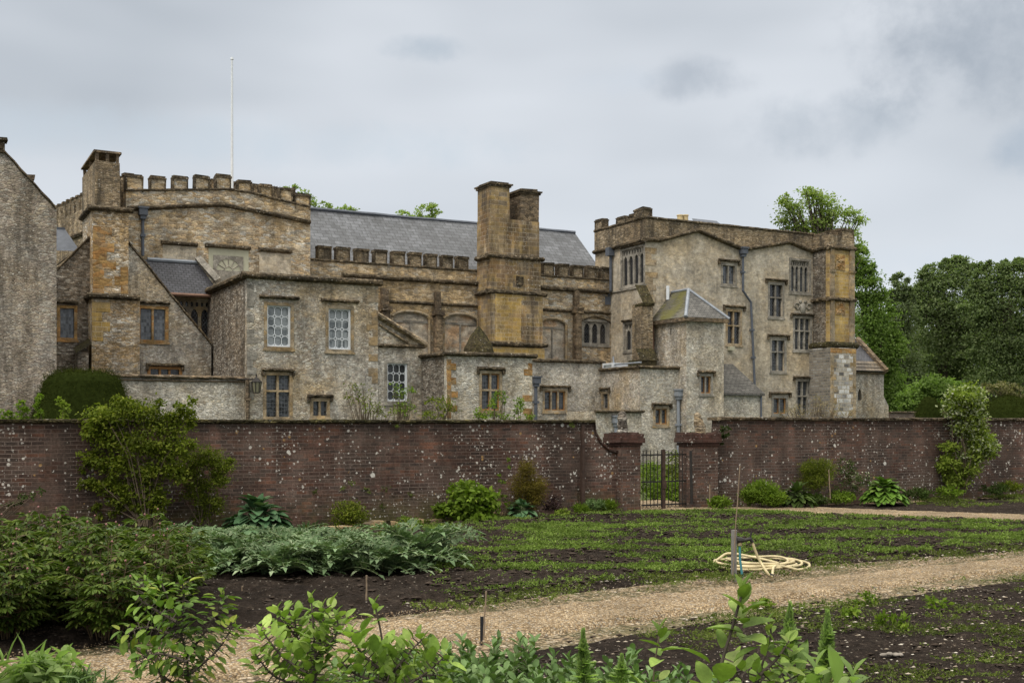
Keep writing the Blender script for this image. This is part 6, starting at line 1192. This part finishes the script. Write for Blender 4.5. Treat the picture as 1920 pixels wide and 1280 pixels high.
for i in range(turns*20):
    a = -1.0+2*math.pi*i/20; k_ = i/20; rx = .70-.055*k_+.07*math.sin(k_*3.1); ry = .60-.05*k_+.05*math.sin(k_*5.3); hb.append(Vector((hc.x+.06*math.sin(k_*4.1)+rx*math.cos(a), hc.y+ry*math.sin(a)+.08*math.sin(k_*6.3), .065+.018*k_+.015*math.sin(a*2+k_*3))))
e_ = hb[-1]; endp = G(1331, 1071); hb += [Vector((endp.x+.42, endp.y+.42, .22)), Vector((endp.x+.2, endp.y+.28, .17)), Vector((endp.x, endp.y+.05, .06))]
def smooth(pts, n=4):
    o = []
    for i in range(len(pts)-1):
        a, b, c_, d = pts[max(i-1, 0)], pts[i], pts[i+1], pts[min(i+2, len(pts)-1)]
        for q in range(n): t = q/n; o.append(.5*((2*b)+(c_-a)*t+(2*a-5*b+4*c_-d)*t*t+(3*b-a-3*c_+d)*t**3))
    return o+[pts[-1]]
m = MB(); hp = smooth([Vector(q)-hc for q in hb], 4); m.tube(hp, .019, 8); ho = tag(m.build('garden_hose', plain('hose', (.46, .385, .22), .55, .28, 7), loc=hc, smooth=True), 'cream garden hose coiled on the ground beside the path', 'hose')
m = MB(); q = hp[11]; q2 = hp[13]; m.tube([q, q2], .026, 8); m.build('hose_joint', M['iron'], ho)
def cane(px0, py0, px1, py1, Y, lab, r=.008, mat='cane', name='garden_cane'):
    a, b = AT(px0, py0, Y), AT(px1, py1, Y); m = MB(); n = 9; m.tube([(b-a)*(i/n)+Vector((J(.004), 0, 0)) for i in range(n+1)], [r*(1.25 if i % 3 == 0 else 1) for i in range(n+1)], 6); return tag(m.build(name, M[mat], loc=a), lab, 'cane')
cane(1373, 1090, 1387, 872, p0.y-.06, 'tall thin bamboo cane leaning behind the standpipe post', .0065)
cane(906, 1215, 911, 1108, G(906, 1205).y, 'thin cane standing by the path with a small black tag', .009)
q = G(906, 1204); m = MB(); m.box(-.02, .02, -.006, .006, -.05, .235); tag(m.build('plant_marker', plain('black_plastic', (.02, .022, .025), .3, .3, 20), loc=(q.x-.01, q.y-.02, .03)), 'upright black plant marker against the thin cane', 'plant marker')
cane(686, 1190, 687, 1078, 13.6, 'thin cane in front of the silver bed', .010); cane(1557, 935, 1554, 880, wl_Y(1557, 1.0), 'short cane before the flat topped wall shrub', .012); cane(1331, 940, 1331, 908, wl_Y(1331, .9), 'short pale stick at the foot of the right pier', .012); cane(455, 1140, 454, 1098, 14.6, 'short stick at the left end of the silver bed', .01)
# ------------------------------------------------------------------ foreground plants
GA = 2.399
def sapling(lab, name, stems, Y, L, W, mat, per=26, r=.010, kind='hi', tip=7, group=None, cat='young tree', up=.35, stemmat='bark', droop=0., base=None):
    w0 = AT(*stems[0][0], Y); b = Vector(base) if base else Vector((w0.x, Y, .03)); t = empty(name, b, lab, cat, group); m = MB(); lv = LV()
    for si, S_ in enumerate(stems):
        yy = Y+J(.12); pts = smooth([AT(x, y, yy) for x, y in S_], 5); n = len(pts)
        if si == 0 and pts[0].z > .2: pts = [b]+pts; n += 1
        Ls = [0]
        for i in range(1, n): Ls.append(Ls[-1]+(pts[i]-pts[i-1]).length)
        tot = Ls[-1]; rr = r*(1 if si == 0 else .7); m.tube(pts, [rr*(1-.65*a/tot) for a in Ls], 6)
        cnt = max(4, int(per*2.5*tot)); P_, A, N, sc_ = [], [], [], []
        for k in range(cnt):
            d = tot*(.22 if si == 0 else .08)+tot*(.92-(.22 if si == 0 else .08))*k/cnt if tot > .5 else tot*k/cnt; i = max(1, next((q for q in range(n) if Ls[q] >= d), n-1)); p = pts[i-1].lerp(pts[i], (d-Ls[i-1])/max(1e-6, Ls[i]-Ls[i-1])); ax = (pts[i]-pts[i-1]).normalized(); a = k*GA+si
            e = ax.cross(Vector((.3, 1, .1))).normalized(); e2 = ax.cross(e); o_ = e*math.cos(a)+e2*math.sin(a); P_.append(list(p+o_*.03)); A.append(list((o_+ax*.45+Vector((0, 0, up-droop)))+Vector((J(.3), J(.3), J(.3))))); N.append([J(.4), J(.4), 1]); sc_.append(random.uniform(.5, 1.2))
            m.tube([p, p+o_*.03], [.003, .002], 3, False)
        for k in range(tip):
            a = k*GA; f_ = k/tip; o_ = Vector((math.cos(a), math.sin(a), .0)); P_.append(list(pts[-1]-Vector((0, 0, .012*k)))); A.append(list(o_*(.35+.8*f_)+Vector((J(.15), J(.15), .85-.85*f_)))); N.append([-o_.x, -o_.y, .6]); sc_.append(.55+.6*f_)
        sc_ = np.array(sc_); lv.add(P_, A, N, L*sc_, W*sc_, kind)
    m.build('stem', M[stemmat], t, b); lv.build('foliage', LM[mat], t, b); return t
random.seed(5)
sapling('young pear tree with glossy drooping leaves at lower left', 'fruit_sapling', [[(352, 1330), (350, 1230), (325, 1150), (300, 1085)], [(350, 1230), (400, 1160), (418, 1110)], [(345, 1200), (275, 1175), (225, 1195)], [(330, 1165), (260, 1120), (275, 1085)], [(350, 1240), (300, 1225), (250, 1240)], [(360, 1260), (410, 1215), (440, 1165)], [(335, 1170), (345, 1120), (340, 1085)], [(355, 1290), (310, 1270), (270, 1215)]], 4.6, .058, .031, 'pear', 66, .010, droop=.65)
sapling('bushy young apple tree with pale felted leaves, left of the black marker', 'fruit_sapling', [[(585, 1340), (592, 1250), (588, 1180), (583, 1118)], [(590, 1240), (545, 1180), (520, 1140)], [(590, 1230), (630, 1190), (632, 1150)], [(588, 1270), (530, 1230), (490, 1180)], [(590, 1260), (560, 1205), (552, 1150)], [(595, 1290), (520, 1270), (478, 1225)], [(592, 1215), (615, 1165), (605, 1135)]], 3.9, .058, .029, 'apple', 70, .009)
sapling('low spreading apple sapling with broad leaves at bottom centre', 'fruit_sapling', [[(740, 1360), (725, 1270), (715, 1190), (702, 1130)], [(725, 1275), (770, 1220), (795, 1195)], [(720, 1260), (675, 1220), (660, 1180)], [(735, 1300), (800, 1260), (838, 1225)], [(725, 1280), (670, 1265), (640, 1240)], [(735, 1310), (780, 1270), (830, 1265)]], 3.7, .062, .031, 'apple', 66, .009)
sapling('single upright apple shoot with wide top leaves before the hose', 'fruit_sapling', [[(1345, 1330), (1352, 1250), (1375, 1170), (1393, 1105)]], 2.9, .098, .052, 'apple', 15, .010, tip=12)
sapling('short apple shoot standing on the lower plot left of the taller one', 'fruit_sapling', [[(1222, 1340), (1226, 1260), (1232, 1215), (1238, 1180)]], 3.2, .078, .036, 'apple', 16, .006, tip=8, stemmat='twig')
sapling('leafy apple branches at bottom right beside the green spires', 'fruit_sapling', [[(1405, 1350), (1425, 1260), (1445, 1190), (1440, 1165)], [(1425, 1265), (1460, 1230), (1480, 1200)], [(1415, 1300), (1380, 1260), (1360, 1240)], [(1410, 1320), (1460, 1285), (1500, 1262)]], 3.0, .058, .028, 'apple', 44, .008)
def spire(px, py0, Y, lab, w_=.03, h=.15):
    b = AT(px, 1310, Y); top = AT(px+J(4), py0, Y); t = empty('flower_spire', (b.x, Y, .05), lab, 'plant'); o_ = Vector((b.x, Y, .05)); m = MB(); m.tube([o_, b, b.lerp(top, .6), top], [.009, .008, .006, .003], 6); m.build('stem', M['greenstem'], t, o_); lv = LV(); L = (top-b).length; n = 330; f_ = RNG.random(n)**.7; f_ = 1-f_*min(1, h/L*1.3); a = RNG.random(n)*6.283; env = np.clip((1-f_)*L/h*1.3, .22, 1); P_ = np.array(b)[None]+(np.array(top)-np.array(b))[None]*f_[:, None]; A = np.stack([np.cos(a)*env, np.sin(a)*env, .8+0*a], 1); lv.add(P_, A, rdir(n, .2), w_*(.75+.5*env), .016, 'low')
    n = 26; f_ = RNG.random(n)*.75; a = np.arange(n)*GA; P_ = np.array(b)[None]+(np.array(top)-np.array(b))[None]*f_[:, None]; lv.add(P_, np.stack([np.cos(a), np.sin(a), .5+0*a], 1), np.array([[0, 0, 1.]]*n), .085*(1.2-f_), .03, 'lance'); lv.build('foliage', LM['spike'], t, o_)
spire(1478, 1135, 3.7, 'soft green flower spire, the left of two at bottom right'); spire(1549, 1150, 3.7, 'soft green flower spire, the right of two at bottom right'); spire(1095, 1185, 4.3, 'tall pale green spire among the bean plants'); spire(1165, 1232, 4.4, 'short green spike right among the bean plants', .028, .1)
sapling('broad arching leaves at the foot of the right hand green spire', 'leafy_plant', [[(1545, 1340), (1540, 1280), (1530, 1250)], [(1545, 1320), (1500, 1275), (1475, 1262)], [(1550, 1320), (1590, 1280), (1600, 1265)]], 3.6, .13, .05, 'spike', 16, .006, 'lance', 4, cat='plant', stemmat='greenstem')
def bean(seed):
    random.seed(seed); t = empty('bean_plant', (0, 0, 0), 'grey green broad bean plant in the row along the bottom edge', 'bean plant', 'broad bean plants along the bottom edge'); m = MB(); lv = LV()
    for i in range(6):
        a = random.random()*6.28; tip = Vector((.16*math.cos(a), .16*math.sin(a), random.uniform(.8, 1.0))); base = Vector((.04*math.cos(a), .04*math.sin(a), 0)); m.tube([base, base.lerp(tip, .5), tip], [.008, .007, .004], 4, False); n = 54; f_ = np.linspace(.45, 1, n); aa = np.arange(n)*GA; P_ = np.array(base)[None]+(np.array(tip-base))[None]*f_[:, None]; u_ = np.clip((f_-.75)*4, 0, 1); lv.add(P_, np.stack([np.cos(aa), np.sin(aa), .25+1.0*u_], 1)+RNG.normal(size=(n, 3))*.2, np.array([[0, 0, 1.]])+RNG.normal(size=(n, 3))*.3, .068*(1.1-.35*u_)*(.7+.5*RNG.random(n)), .026, 'lance')
    return t, [m.build('stems', M['greenstem'], t), lv.build('foliage', LM['bean'], t)]
bv = [bean(i) for i in range(3)]; used = set(); random.seed(21)
bs_ = []
for (y0, n, x0, x1) in ((1204, 7, 740, 960), (1214, 10, 800, 1180), (1232, 12, 660, 1230), (1246, 12, 640, 1300), (1260, 12, 620, 1380), (1275, 10, 600, 1300)):
    for i in range(n): bs_.append((x0+(x1-x0)*(i+.5)/n+J(16), y0-12+J(11), 5.3-(y0-1205)/75+J(.15)))
for i, (px, py, Y) in enumerate(bs_):
    k = i % 3; tp = AT(px, py, Y); s_ = tp.z/1.02; r = instance(*bv[k], (tp.x, Y, 0.0), random.random()*6.28, 1.0, k not in used); used.add(k); r.scale = (1.1, 1.1, s_)
shrub('leafy_plant', 'large lobed green plant in the bottom left corner', 'plant', 8.2, [(tuple(AT(95, 1262, 8.2)), (.26, .25, .11)), (tuple(AT(70, 1275, 8.2)), (.22, .22, .10))], 520, .12, .05, 'spike', None, 10, .008, clump=9, kind='lance', sig=.35)
shrub('grass_tuft', 'arching grass blades at the bottom left corner', 'plant', 8, [(tuple(AT(5, 1272, 8.0)), (.14, .14, .09))], 34, .26, .012, 'spike', None, 0, kind='blade', up=1.0, clump=5)
shrub('grass_tuft', 'fine grassy leaves at the bottom edge right of the lobed plant', 'plant', 8, [(tuple(AT(165, 1282, 8.0)), (.16, .12, .06))], 130, .11, .012, 'bean', None, 0, kind='blade', up=.9, clump=6)
cane(235, 1205, 400, 1290, 4.75, 'pale bamboo cane sloping across the pear tree at lower left', .009); cane(318, 1330, 290, 1215, 4.7, 'pale bamboo cane standing behind the sloping one', .009)
